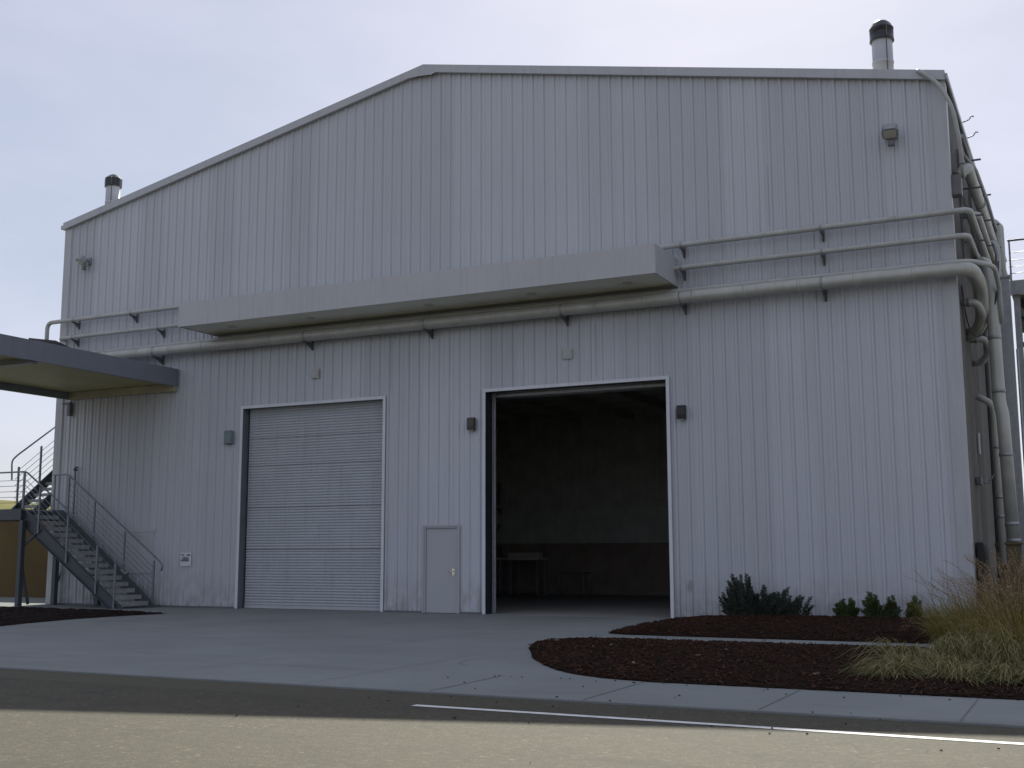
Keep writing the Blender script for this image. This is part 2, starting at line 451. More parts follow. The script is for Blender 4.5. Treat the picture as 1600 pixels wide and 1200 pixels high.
for k in range(70):
    x = rr.uniform(8, 15.5); y = rr.choice((rr.uniform(-14.9, -12.9), rr.uniform(-13.1, -12.86), rr.uniform(-16.5, -14.8)))
    z = .004 if y > -14.73 else -.022
    if k < 12: x, y, z = rr.uniform(8, 14.8), rr.uniform(-21, -16), -.022
    L = rr.uniform(.007, .019); w = L * rr.uniform(.4, .8)
    mt = Matrix.Translation((x, y, z + .004)) @ Matrix.Rotation(rr.uniform(0, 6), 4, 'Z')
    lt.prism([(-L, -w * .5), (0, -w), (L, 0), (L * .2, w), (-L * .8, w * .6)], -.003, .006, mt)
setting(lt.build('leaf_litter', M['litter']), 'stuff')
# distant dry hill beyond the yard
h = MB(); nx, ny = 40, 10; pts = {}
rr = random.Random(2)
for i in range(nx + 1):
    for j in range(ny + 1):
        x = -170 + 140 * i / nx; y = 60 + 90 * j / ny
        z = 11.2 * math.sin(math.pi * min(1, j / ny * .8)) * (.85 + .15 * math.sin(i * .5)) + rr.uniform(-.25, .25) - .07
        pts[i, j] = (x, y, -.07 if j == 0 else z)
for i in range(nx):
    for j in range(ny): h.face([pts[i, j], pts[i + 1, j], pts[i + 1, j + 1], pts[i, j + 1]], True)
setting(h.build('hill', M['hill']))

# ------------------------------------------------------------------ the warehouse
WH = thing('warehouse', 'large pale grey metal warehouse with ribbed walls, low gable roof and two big doorways', 'warehouse')
PIT = .3048
PROF = [(0.000, .013), (.014, .013), (.030, 0), (.108, 0), (.130, .028), (.172, .028), (.194, 0), (.197, -.009), (.204, -.009), (.207, 0), (.2748, 0), (.2908, .013)]
def profile(a, b, cuts=()):
    k0 = math.floor(a / PIT) - 1; k1 = math.ceil(b / PIT) + 1
    P = [(k * PIT + u, o) for k in range(k0, k1) for u, o in PROF]
    def at(x):
        for (u0, o0), (u1, o1) in zip(P, P[1:]):
            if u0 <= x <= u1: return o0 + (o1 - o0) * (x - u0) / max(1e-9, u1 - u0)
        return 0
    xs = sorted({round(x, 5) for x, o in P if a < x < b} | {round(c, 5) for c in cuts} | {a, b})
    return [(x, at(x)) for x in xs]
fw = MB()
ops = (ROLL, OPEN, MAN)
pr = profile(-W2, W2, [v for q in ops for v in q[:2]] + [0.0])
for (xa, oa), (xb, ob) in zip(pr, pr[1:]):
    xm = (xa + xb) / 2; lo = 0.02
    for q in ops:
        if q[0] < xm < q[1]: lo = q[3]
    fw.face([(xa, -oa, lo), (xb, -ob, lo), (xb, -ob, roofz(xb) - .02), (xa, -oa, roofz(xa) - .02)])
fw.build('front_wall', M['clad'], WH)
lin = MB()   # lining behind the front sheet, so the wall has thickness
for (xa, xb, z0) in ((-W2, ROLL[0], 0), (ROLL[0], ROLL[1], ROLL[3]), (ROLL[1], MAN[0], 0), (MAN[0], MAN[1], MAN[3]), (MAN[1], OPEN[0], 0), (OPEN[0], OPEN[1], OPEN[3]), (OPEN[1], W2, 0)):
    lin.box(xa, xb, .24, .27, z0, 6.2)
lin.build('wall_lining', M['inside'], WH)
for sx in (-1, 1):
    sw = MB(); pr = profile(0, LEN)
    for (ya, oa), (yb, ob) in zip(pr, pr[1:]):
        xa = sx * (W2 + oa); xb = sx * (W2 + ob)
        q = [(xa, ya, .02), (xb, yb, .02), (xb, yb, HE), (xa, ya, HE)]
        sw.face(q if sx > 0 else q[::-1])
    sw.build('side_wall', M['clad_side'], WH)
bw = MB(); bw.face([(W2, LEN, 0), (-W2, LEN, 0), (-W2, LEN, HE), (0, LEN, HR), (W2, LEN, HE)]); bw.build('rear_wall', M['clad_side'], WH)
ce = MB(); ce.box(-W2 + .05, W2 - .05, .28, LEN - .05, 6.9, 7.0)
for k in range(9): ce.box(-W2 + .1, W2 - .1, 1.5 + k * 1.5, 1.62 + k * 1.5, 6.55, 6.9)
for k in range(12): ce.box(-12 + k * 2.1, -11.92 + k * 2.1, .4, LEN - .2, 6.3, 6.55)
ce.build('ceiling', M['ceil'], WH)
pw = MB(); pr = profile(-W2 + .1, W2 - .1)
yb_ = LEN - .5
for (xa, oa), (xb, ob) in zip(pr, pr[1:]): pw.face([(xa, yb_ - oa, 3.15), (xb, yb_ - ob, 3.15), (xb, yb_ - ob, 6.9), (xa, yb_ - oa, 6.9)])
pw.box(-W2 + .1, W2 - .1, yb_ - .06, yb_, 1.86, 3.10); pw.box(-W2 + .1, W2 - .1, yb_ - .10, yb_, 3.10, 3.15)
pw.build('partition_wall', M['inside'], WH)
ws = MB(); ws.box(-W2 + .1, W2 - .1, yb_ - .08, yb_, .0, 1.85); ws.build('wainscot', M['inside_dark'], WH)
# roof slabs
for sx in (-1, 1):
    rf = MB(); e = sx * (W2 + .06); ze = HE - .06 * SL
    A = [(e, -.09, ze + .03), (e, LEN + .1, ze + .03), (0, LEN + .1, HR + .03), (0, -.09, HR + .03)]
    B = [(x, y, z - .12) for x, y, z in A]
    rf.face(A if sx > 0 else A[::-1]); rf.face(B[::-1] if sx > 0 else B)
    for i in range(4):
        j = (i + 1) % 4
        if i == 2: continue
        rf.face([A[i], B[i], B[j], A[j]])
    rf.build('roof', M['roof'], WH)
    # rake trim: a folded band along the gable edge
    tr = MB(); d = .215
    F = [(e, -.14, ze + .05), (0, -.14, HR + .05), (0, -.14, HR + .05 - d), (e, -.14, ze + .05 - d)]
    Bk = [(x, -.035, z) for x, y, z in F]
    tr.face(F if sx < 0 else F[::-1]); tr.face(Bk[::-1] if sx < 0 else Bk)
    tr.face([F[0], Bk[0], Bk[1], F[1]]); tr.face([F[2], Bk[2], Bk[3], F[3]]); tr.face([F[3], Bk[3], Bk[0], F[0]])
    tr.build('roof_trim', M['trim'], WH)
    # eave gutter down the side
    gu = MB(); xo = sx * (W2 + .062)
    gu.box(min(xo, xo + sx * .14), max(xo, xo + sx * .05), -.10, LEN + .1, HE - .15, HE - .02); gu.build('gutter', M['trim'], WH, .01)
    ct = MB(); xa, xb = sorted((sx * (W2 + .05), sx * (W2 - .24)))
    ct.box(xa, xb, -.046, -.034, .0, roofz(W2) - .16)
    xc, xd = sorted((sx * (W2 + .05), sx * (W2 + .038))); ct.box(xc, xd, -.034, .26, .0, HE - .18)
    ct.build('corner_trim', M['trim'], WH)
rp = MB(); rp.prism([(-.42, HR - .16 - .42 * SL), (-.42, HR - .30 - .42 * SL + .12), (-.1, HR - .27), (.28, HR - .30), (.42, HR - .16 - .42 * SL), (0, HR - .10)], .153, .158, Matrix(((1, 0, 0, 0), (0, 0, -1, 0), (0, 1, 0, 0), (0, 0, 0, 1))))
rp.build('ridge_flashing', M['trim'], WH)
# base flashing
for a, b in ((-W2 + .02, ROLL[0] - .09), (ROLL[1] + .06, MAN[0] - .06), (MAN[1] + .06, OPEN[0] - .09), (OPEN[1] + .09, W2 - .02)):
    bf = MB(); bf.box(a, b, -.040, -.034, .0, .05); bf.build('base_flashing', M['bracket'], WH)
# a few sheet laps and screw lines seen on the wall
for x, z0, z1 in ((9.25, 8.95, 10.4), (4.89, 5.75, 7.1), (-1.0, 5.8, 7.1)):
    lp = MB(); lp.box(x, x + .010, -.036, -.033, z0, z1); lp.build('sheet_lap', M['steel'], WH)
# chimneys
for (x, y, r, zt, dome) in ((11.80, 1.0, .235, 13.33, True), (-12.33, 1.0, .225, 13.30, False)):
    c = MB(); c.lathe([(r + .12, roofz(x) - .1), (r + .10, roofz(x) + .10), (r, roofz(x) + .14), (r, zt - .55), (r + .012, zt - .55), (r + .012, zt - .5), (r, zt - .5), (r, zt + .02)], (x, y, 0), 28)
    ch = c.build('chimney', M['trim'], WH)
    k = MB()
    if dome:
        k.lathe([(r + .02, zt), (r + .045, zt), (r + .045, zt + .03), (r + .036, zt + .035), (r + .036, zt + .30), (r + .042, zt + .30), (r + .042, zt + .315), (r + .028, zt + .33), (r * .93, zt + .42), (r * .62, zt + .49), (r * .3, zt + .525), (0.001, zt + .535)], (x, y, 0), 28)
    else:
        k.lathe([(r + .02, zt), (r + .05, zt), (r + .05, zt + .26), (r + .045, zt + .28), (r * .55, zt + .40), (.02, zt + .44), (.001, zt + .44)], (x, y, 0), 10, False)
    k.build('chimney_cap', M['hood'], ch)
    st = MB(); st.tube([(x + r * .55, y - r * .86, roofz(x) + .12), (x + r * .55, y - r * .86, zt + .02), (x + r * .62, y - (r + .05) * .84, zt + .05), (x + r * .62, y - (r + .05) * .84, zt + .3)], .012, 8)
    st.build('chimney_cable', M['bracket'], ch)

# roller door, closed
x0, x1, z0, z1 = ROLL
rl = MB(); zz = 0.10; P = .0765; yD = .22
prof = []
while zz < z1 - .02:
    for t, o in ((0, 0), (.10, .010), (.30, .018), (.55, .018), (.80, .010), (.92, -.006)): prof.append((zz + t * P, o))
    zz += P
for (za, oa), (zb, ob) in zip(prof, prof[1:]):
    rl.face([(x0 + .05, yD - oa, za), (x1 - .05, yD - oa, za), (x1 - .05, yD - ob, zb), (x0 + .05, yD - ob, zb)])
rl.face([(x0 + .05, yD - prof[-1][1], prof[-1][0]), (x1 - .05, yD - prof[-1][1], prof[-1][0]), (x1 - .05, yD, z1), (x0 + .05, yD, z1)])
ro = rl.build('roller_door', M['slat'], WH)
bb = MB(); bb.box(x0 + .05, x1 - .05, yD - .03, yD + .03, .012, .10); bb.build('bottom_bar', M['slat'], ro, .006)
ss = MB()
for zq in (1.62, 2.78, 3.95, 4.72): ss.box(x0 + .055, x1 - .055, yD - .0185, yD - .004, zq - .006, zq + .006)
ss.build('door_seam', M['bracket'], ro)
def door_frame(x0, x1, z1, jm, w=.085):
    f = MB(); y0, y1 = -.056, -.034
    f.box(x0 - w, x0, y0, y1, 0.004, z1 + w); f.box(x1, x1 + w, y0, y1, 0.004, z1 + w); f.box(x0, x1, y0, y1, z1, z1 + w)
    # returns
    fo = f.build('door_frame', M['frame'], WH, .006)
    j = MB(); j.box(x0 - .03, x0, -.033, .30, .004, z1); j.build('door_jamb', jm, WH)
    j = MB(); j.box(x1, x1 + .03, -.033, .30, .004, z1); j.build('door_jamb', jm, WH)
    j = MB(); j.box(x0 - .03, x1 + .03, -.033, .30, z1 + .001, z1 + .03); j.build('door_head', jm, WH)
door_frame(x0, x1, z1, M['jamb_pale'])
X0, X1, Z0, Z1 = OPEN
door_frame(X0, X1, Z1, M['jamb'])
for xx in (X0 + .012, X1 - .075):
    t = MB(); t.box(xx, xx + .018, .302, .38, 0.004, Z1 + .1); t.box(xx, xx + .06, .381, .40, .004, Z1 + .1); t.build('door_track', M['steel'], WH)
hb = MB(); hb.tube([(X0 + .1, .62, Z1 + .12), (X1 - .1, .62, Z1 + .12)], .24, 20); hb.box(X0 + .08, X1 - .08, .40, .46, Z1 - .09, Z1 - .02); hb.build('rolled_door', M['steel'], WH)
# personnel door
mx0, mx1, _, mz = MAN
pd = MB(); pd.box(mx0 + .045, mx1 - .045, .0, .045, .012, mz - .045); pdo = pd.build('personnel_door', M['door'], WH, .004)
hd = MB(); hd.prism([(.045 * math.cos(a) , .10 * math.sin(a)) for a in [k * math.pi / 8 for k in range(16)]], 0, .012, Matrix(((1, 0, 0, mx1 - .15), (0, 0, -1, -.001), (0, 1, 0, 1.03), (0, 0, 0, 1))))
hd.tube([(mx1 - .15, -.01, 1.05), (mx1 - .15, -.06, 1.05)], .016, 10); hd.tube([(mx1 - .14, -.06, 1.05), (mx1 - .27, -.06, 1.045)], .012, 10); hd.tube([(mx1 - .15, -.01, .97), (mx1 - .15, -.025, .97)], .02, 12)
hd.build('door_handle', M['brass'], pdo)
pf = MB(); w = .05
pf.box(mx0 - w, mx0, -.054, -.034, .004, mz + w); pf.box(mx1, mx1 + w, -.054, -.034, .004, mz + w); pf.box(mx0, mx1, -.054, -.034, mz, mz + w)
pf.box(mx0, mx0 + .040, -.033, .05, .004, mz); pf.box(mx1 - .040, mx1, -.033, .05, .004, mz); pf.box(mx0 + .040, mx1 - .040, -.033, .05, mz - .040, mz)
pf.build('door_frame', M['door'], WH, .004)
bk = MB(); bk.box(mx0, mx1, .06, .23, 0.004, mz); bk.build('door_backing', M['jamb'], WH)
# box canopy over the doors
cx0, cx1, cy, cz0, cz1 = -6.92, 7.03, -1.65, 7.74, 8.42
cn = MB()
cn.box(cx0, cx1, cy, cy + .03, cz0, cz1); cn.box(cx0, cx0 + .03, cy + .03, -.034, cz0, cz1); cn.box(cx1 - .03, cx1, cy + .03, -.034, cz0, cz1)
cn.box(cx0 + .03, cx1 - .03, cy + .03, -.034, cz1 - .03, cz1 - .001)
cno = cn.build('door_canopy', M['canopy'], WH)
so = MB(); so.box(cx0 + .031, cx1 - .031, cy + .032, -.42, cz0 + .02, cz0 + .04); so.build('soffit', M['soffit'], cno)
so = MB(); so.box(cx0 + .031, cx1 - .031, -.41, -.036, cz0 - .012, cz0 + .035); so.build('soffit_ledge', M['ledger'], cno)
for x in (-4.0, -.6, 2.2, 4.6):
    cj = MB(); cj.box(x, x + .006, cy - .002, cy + .002, cz0 + .01, cz1 - .01); cj.build('canopy_seam', M['trim'], cno)
for x in (-5.6, -2.95, .72, 3.6, 6.1):
    d = MB(); d.lathe([(.001, cz0 + .005), (.085, cz0 + .006), (.105, cz0 + .012), (.12, cz0 + .004), (.13, cz0 + .012), (.13, cz0 + .019)], (x, -.95, 0), 20); d.build('downlight', M['pale'], cno)

# ------------------------------------------------------------------ pipes on the facade
PX = (-12.4, -8.93, -3.52, .30, 4.16, 7.20, 10.46)
def wall_pipe(label, pts, r, bend, mat, brk, z, yc, name='wall_pipe', seams=()):
    t = thing(name, label, 'pipe', (pts[0][0], pts[0][1], pts[0][2]), 'insulated pipes across the front wall')
    off = -Vector(pts[0])
    p = MB(); p.tube([Vector(q) + off for q in pts], r, 18, bend, 8); p.build('pipe', mat, t)
    for x in brk:
        b = MB(); xx = x - pts[0][0]; dy = -pts[0][1]; dz = z - pts[0][2]
        b.box(xx - .03, xx + .03, -.034 + dy - .012, -.034 + dy, dz - r - .20, dz + r + .05)
        b.box(xx - .022, xx + .022, yc - r - .02 + dy, -.046 + dy, dz - r - .035, dz - r - .002)
        b.prism([(yc + dy + .0, dz - r - .036), (-.046 + dy, dz - r - .036), (-.046 + dy, dz - r - .19)], xx - .008, xx + .008, Matrix(((0, 0, 1, 0), (1, 0, 0, 0), (0, 1, 0, 0), (0, 0, 0, 1))))
        b.build('bracket', M['bracket'], t)
        c = MB(); c.tube([(xx - .025, yc + dy, dz), (xx + .025, yc + dy, dz)], r + .006, 18); c.build('clamp', M['steel'], t)
    for x in seams:
        c = MB(); xx = x - pts[0][0]; c.tube([(xx - .035, yc - pts[0][1], z - pts[0][2]), (xx + .035, yc - pts[0][1], z - pts[0][2])], r + .004, 18); c.build('jacket_seam', mat, t)
    return t
zt = 8.69
wall_pipe('uppermost horizontal grey pipe above the door canopy, dropping down at the left building corner',
          [(-13.52, -.28, 6.9), (-13.52, -.28, zt), (13.58, -.28, zt), (13.58, 9.5, zt)], .065, .22, M['pipe'], (-12.4, -10.03, 7.20, 10.46), zt, -.28, seams=(9.2, 12.1, -6.5, -9.2, -11.3, 8.0, 11.3))
zm = 8.14
wall_pipe('second grey pipe from the top, level with the face of the door canopy',
          [(-12.95, -.05, zm), (-12.95, -.28, zm), (13.52, -.28, zm), (13.52, 8.0, zm)], .062, .18, M['pipe'], (-12.4, -8.93, 7.20, 10.46), zm, -.28, seams=(9.0, 12.2, 8.1, 11.5, -10.1))
zh = 7.60
wall_pipe('thin grey pipe lying just above the thickest horizontal pipe',
          [(-12.9, -.05, zh), (-12.9, -.22, zh), (0, -.22, zh), (13.5, -.22, zh), (13.95, .5, zh), (13.97, 1.4, zh - .3), (13.97, 1.5, 6.5)], .052, .25, M['pipe'], (), zh, -.22)
zb = 7.40
wall_pipe('thickest horizontal pipe under the door canopy, turning the right building corner',
          [(-12.7, -.10, zb), (-12.7, -.38, zb), (0, -.38, zb), (13.55, -.38, zb), (13.62, .9, zb - .1), (13.58, 1.6, zb - .75), (13.4, 1.9, zb - 1.0), (13.22, 2.0, zb - 1.0)], .15, .35, M['pipe_big'], PX[1:], zb, -.38, seams=[-12.0 + 1.22 * k for k in range(21)])

# ------------------------------------------------------------------ pipework on the right-hand side wall
GS = 'pipework down the right side wall'
def side_pipe(name, label, pts, r, bend, mat, collars=(), n=16):
    t = thing(name, label, 'pipe', pts[0], GS); off = -Vector(pts[0])
    p = MB(); p.tube([Vector(q) + off for q in pts], r, n, bend, 7); p.build('pipe', mat, t)
    for (a, d) in collars:
        a = Vector(a) + off; d = Vector(d).normalized() * .04
        c = MB(); c.tube([a - d, a + d], r + .012, n); c.build('collar', M['steel'], t)
    return t
side_pipe('downpipe', 'fat grey vertical pipe with an offset halfway down beside the right corner',
          [(13.30, 1.9, 7.95), (13.72, 1.6, 8.0), (13.80, 1.5, 7.4), (13.82, 1.5, 4.75), (13.87, 1.5, 4.5), (13.93, 1.5, 1.70)], .135, .3, M['pipe_big'],
          [((13.805, 1.5, 6.2), (0, 0, 1)), ((13.82, 1.5, 5.0), (0, 0, 1)), ((13.885, 1.5, 3.6), (0, 0, 1)), ((13.915, 1.5, 2.1), (0, 0, 1)), ((13.93, 1.5, 1.74), (0, 0, 1))])
fp = MB(); fp.box(13.78, 14.08, 1.35, 1.65, 0, 1.65); fp.box(13.74, 14.12, 1.31, 1.69, 1.65, 1.70); tag(fp.build('pipe_plinth', M['tan2'], None, .01), 'brown rendered plinth carrying the foot of the fat vertical pipe', 'plinth')
side_pipe('downpipe', 'pale slim vertical pipe against the right side wall with dark clamps',
          [(13.25, 3.0, 5.1), (13.60, 3.0, 4.9), (13.60, 3.0, 1.2)], .075, .2, M['cream'],
          [((13.60, 3, 3.9), (0, 0, 1)), ((13.60, 3, 2.75), (0, 0, 1)), ((13.60, 3, 2.3), (0, 0, 1))])
side_pipe('side_pipe', 'grey pipe bending over and down high above the right side equipment',
          [(13.25, 8.2, 10.6), (13.62, 8.2, 10.6), (13.68, 8.2, 8.4)], .13, .35, M['pipe'])
side_pipe('side_pipe', 'grey hooped pipe arching out from the right side wall and down',
          [(13.25, 9.5, 10.15), (13.42, 9.5, 10.15), (13.66, 9.5, 9.6), (13.66, 9.5, 3.2)], .10, .4, M['pipe'])
side_pipe('side_pipe', 'tall capped vertical pipe standing highest beside the right platform',
          [(13.58, 10.2, 2.0), (13.58, 10.2, 11.0), (13.40, 10.2, 11.05)], .13, .2, M['pipe'])
side_pipe('side_pipe', 'thick grey pipe running back along the right wall under the eave',
          [(13.30, .7, 9.75), (13.50, .9, 10.0), (13.52, 12.5, 10.0)], .12, .25, M['pipe'], [((13.52, 4, 10.0), (0, 1, 0)), ((13.52, 8, 10.0), (0, 1, 0))])
side_pipe('side_pipe', 'thin conduit running back along the right wall below the gutter',
          [(13.46, .35, 10.55), (13.46, 2.2, 10.6), (13.46, 13, 10.6)], .045, .2, M['steel'])
side_pipe('side_pipe', 'thin conduit with a kink next to the thick pipe under the right eave',
          [(13.40, .5, 10.25), (13.62, 1.6, 10.15), (13.62, 5.0, 10.35), (13.62, 12, 10.35)], .04, .3, M['steel'])
side_pipe('side_pipe', 'medium grey pipe low in the bundle along the right wall',
          [(13.25, 2.2, 9.25), (13.55, 2.4, 9.3), (13.55, 12, 9.3)], .08, .2, M['pipe'])
side_pipe('conduit', 'grey conduit curling over the right roof corner onto the side wall',
          [(12.60, .12, 12.02), (12.68, -.17, 12.02), (12.84, -.21, 11.86), (13.08, -.26, 11.62), (13.36, -.25, 11.05), (13.46, -.1, 10.2), (13.46, .12, 9.72), (13.46, .3, 9.6)], .045, .30, M['pipe'],
          [((13.46, .06, 9.85), (0, 0, -1))])
side_pipe('side_pipe', 'slim pipe stacked just under the uppermost wrapped pipe on the right wall',
          [(13.36, .4, 8.92), (13.44, .6, 8.95), (13.44, 11, 8.95)], .05, .1, M['steel'])
side_pipe('side_pipe', 'short grey elbow hanging below the thickest pipe at the right corner',
          [(13.22, 1.0, 6.95), (13.50, 1.0, 6.95), (13.62, 1.25, 6.7), (13.45, 1.7, 6.45), (13.22, 1.9, 6.45)], .09, .2, M['pipe_big'], [((13.36, 1.0, 6.95), (1, 0, 0))])
side_pipe('side_pipe', 'second short elbow lower in the bundle under the thickest pipe',
          [(13.22, 2.4, 6.35), (13.55, 2.4, 6.35), (13.62, 2.7, 6.1), (13.4, 3.0, 5.9), (13.22, 3.1, 5.9)], .08, .2, M['pipe'], [((13.36, 2.4, 6.35), (1, 0, 0))])
side_pipe('side_pipe', 'long dark drain pipe set back against the right side wall',
          [(13.30, 4.4, 9.0), (13.42, 4.4, 8.6), (13.42, 4.4, .4)], .06, .15, M['bracket'])
side_pipe('side_pipe', 'slim riser with a loop beside the platform column on the right',
          [(13.70, 6.2, 2.0), (13.70, 6.2, 9.3), (13.62, 6.2, 9.55), (13.45, 6.2, 9.55), (13.30, 6.2, 9.3)], .05, .15, M['steel'])
side_pipe('side_pipe', 'riser of medium grey pipe behind the slim riser on the right',
          [(13.66, 7.2, 1.8), (13.66, 7.2, 9.75), (13.30, 7.2, 9.85)], .075, .2, M['pipe'])
side_pipe('cable_loop', 'thin black cable sagging round the elbows at the right corner',
          [(13.28, .3, 7.2), (13.34, .5, 6.4), (13.42, 1.0, 6.15), (13.62, 1.5, 6.3), (13.93, 1.35, 7.1), (13.99, 1.4, 7.9)], .016, .5, M['hood'], n=6)
for k, y in enumerate((2.0, 5.0, 8.0)):
    rk = MB(); rk.box(13.21, 13.26, y - .04, y + .04, 8.0, 10.8)
    for z in (8.05, 8.58, 9.18, 9.84, 10.5): rk.box(13.261, 13.72, y - .03, y + .03, z - .03, z)
    tag(rk.build('pipe_rack', M['bracket']), ('dark pipe support frame on the right side wall, nearest the corner', 'dark pipe support frame halfway along the visible right wall', 'dark pipe support frame farthest back on the right wall')[k], 'pipe rack', 'pipe support frames on the right wall')
jb = MB(); jb.box(13.20, 13.42, .05, .35, 9.15, 9.6); tag(jb.build('junction_box', M['bracket'], None, .012), 'dark metal junction box high on the right side wall where the conduit ends', 'junction box')
db = MB(); db.box(13.22, 13.36, .9, 1.75, .35, 1.70); db.box(13.36, 13.375, .94, 1.71, .40, 1.66); tag(db.build('electrical_cabinet', M['lamp_dark'], None, .01), 'tall dark cabinet fixed low on the right side wall behind the grass', 'cabinet')
wt = MB(); wt.box(13.22, 13.25, 3.0, 3.16, 3.75, 4.25); tag(wt.build('wall_sign', M['white'], None, .004), 'narrow white plate on the shaded right side wall', 'sign')
sp = MB(); sp.box(13.22, 13.31, 1.9, 2.5, 3.0, 3.16); sp.tube([(13.27, 2.5, 3.08), (13.4, 2.8, 3.05), (13.55, 2.95, 3.3)], .02, 8, .1); tag(sp.build('valve_box', M['bracket'], None, 0), 'small dark valve box with a bent pale tube on the right side wall', 'valve')
for k, (z, y) in enumerate(((10.95, 3.0), (11.3, 4.2))):
    hk = MB(); hk.tube([(13.30, y, HE - .1), (13.45, y, HE - .06), (13.50, y, HE + .03), (13.56, y, HE + .0)], .016, 8, .03)
    tag(hk.build('gutter_hook', M['steel']), ('small bent metal hook on the right eave, nearer the gable', 'small bent metal hook on the right eave, farther back')[k], 'hook', 'hooks along the right eave')

# steel column and platform at the rear right
PF = thing('service_platform', 'steel service platform with cable railing standing behind the right corner', 'platform', (14.6, 12, 0))
def pf(name, mb, m, bv=0): return mb.build(name, m, PF, bv, (-14.6, -12, 0))
c = MB(); c.box(13.76, 20, 10.6, 10.75, 9.0, 9.42); pf('edge_beam', c, M['steel'])
c = MB(); c.box(13.76, 20, 10.76, 18, 9.10, 9.18); pf('deck', c, M['bracket'])
for y in (12.2, 14, 15.8):
    c = MB(); c.box(13.76, 20, y, y + .12, 8.75, 9.09); pf('floor_beam', c, M['bracket'])
for x in (13.82, 16.6, 19.3):
    c = MB(); c.box(x, x + .18, 10.8, 10.98, 0, 8.99); pf('column', c, M['steel'])
    c = MB(); c.box(x, x + .18, 17.6, 17.78, 0, 9.09); pf('column', c, M['steel'])
c = MB(); c.box(14.3, 18.5, 11.6, 14.5, 7.0, 8.3); pf('duct', c, M['bracket'], .05)
for (a, b) in (((14.2, 10.9, 6.4), (16.6, 10.9, 8.9)), ((16.6, 10.9, 8.9), (19.3, 10.9, 6.4)), ((14.1, 10.9, 6.4), (19.4, 10.9, 6.4)), ((14.2, 10.9, 4.4), (19.4, 10.9, 4.4)), ((13.9, 11.2, 8.3), (19.4, 11.2, 8.3)), ((13.9, 11.3, 7.6), (19.4, 11.3, 7.6)), ((13.9, 11.0, 8.7), (15.6, 11.0, 6.5)), ((15.2, 11.4, 8.7), (13.95, 11.4, 7.0))):
    c = MB(); c.bar(a, b, .10, .14); pf('brace', c, M['bracket'])
for k, x in enumerate((13.78, 15.6, 17.2, 18.8)):
    c = MB(); c.box(x, x + .05, 10.65, 10.70, 9.43, 10.62); pf('rail_post', c, M['rail'])
c = MB(); c.tube([(13.76, 10.675, 10.65), (20, 10.675, 10.65)], .03, 10); pf('handrail', c, M['rail'])
for z in (9.65, 9.85, 10.05, 10.28):
    c = MB(); c.tube([(13.76, 10.675, z), (20, 10.675, z)], .010, 6); pf('cable', c, M['rail'])
for z in (9.95, 10.3, 10.65):
    c = MB(); c.tube([(13.9, 17.9, z), (20, 17.9, z)], .022, 6); pf('rear_rail', c, M['rail'])
sc_ = MB(); sc_.box(13.84, 14.10, 3.2, 3.42, 0, 7.9); sc_.box(13.80, 14.14, 3.16, 3.46, 7.9, 7.96); sc_.box(13.80, 14.14, 3.16, 3.46, 0, .03)
sc_.tube([(14.17, 3.3, .0), (14.17, 3.3, 6.2)], .03, 8)
tag(sc_.build('steel_column', M['steel'], None, .004), 'grey square steel column standing right of the fat vertical pipe', 'column')
lw = MB(); lw.box(13.44, 24, 3.6, 3.9, 0, 1.60); lw.box(13.40, 24, 3.55, 3.95, 1.60, 1.72)
tag(lw.build('low_wall', M['tan2'], None, .012), 'low dark brown rendered wall behind the tall grass on the right', 'wall')

# ------------------------------------------------------------------ fittings on the front wall
# floodlights
fl0 = thing('floodlight', 'grey floodlight high on the right end of the gable wall', 'floodlight', (12.05, -.034, 10.66), 'floodlights on the gable wall')
b = MB(); b.box(-.11, .11, -.03, 0, -.10, .12); b.box(-.03, .03, -.12, -.031, -.02, .04); b.build('mount', M['steel'], fl0, .005)
b = MB(); m_ = Matrix.Translation((0, -.25, -.02)) @ Matrix.Rotation(R(-35), 4, 'X')
b.prism([(-.17, -.10), (-.12, -.16), (.12, -.16), (.17, -.10), (.17, .06), (.12, .13), (-.12, .13), (-.17, .06)], -.06, .12, m_); b.build('housing', M['steel'], fl0, .01)
b = MB(); b.prism([(-.13, -.11), (.13, -.11), (.13, .08), (-.13, .08)], -.075, -.061, m_); b.build('lens', M['cream'], fl0)
b = MB(); b.box(-.07, .07, -.22, -.12, -.29, -.17); b.build('ballast_box', M['bracket'], fl0, .01)
copy_thing(fl0, (-12.10, -.034, 10.56), 'grey floodlight high on the left end of the gable wall', R(-25))
# wall lamps
def wall_lamp(x, z, m, label):
    t = thing('wall_lamp', label, 'wall lamp', (x, -.034, z), 'box lamps beside the doorways')
    b = MB(); b.box(-.07, .07, -.02, 0, -.17, .17); b.build('back_plate', M['bracket'], t, .004)
    b = MB(); b.prism([(-.021, -.16), (-.13, -.16), (-.15, -.05), (-.15, .10), (-.12, .16), (-.021, .16)], -.095, .095, Matrix(((0, 0, 1, 0), (1, 0, 0, 0), (0, 1, 0, 0), (0, 0, 0, 1))))
    b.build('housing', m, t, .008)
    b = MB(); b.box(-.06, .06, -.115, -.035, -.175, -.161); b.build('lens', M['cream'], t)
wall_lamp(1.50, 4.75, M['lamp_bronze'], 'bronze box lamp left of the open doorway')
wall_lamp(7.06, 4.74, M['lamp_dark'], 'black box lamp right of the open doorway')
t = thing('junction_box', 'blue grey junction box with rounded corners left of the closed roller door', 'junction box', (-6.32, -.034, 4.77))
b = MB(); b.box(-.15, .15, -.10, 0, -.20, .20); b.build('body', M['greybox'], t, .04)
b = MB(); b.box(-.125, .125, -.114, -.101, -.175, .175); b.build('cover', M['greybox'], t, .005)
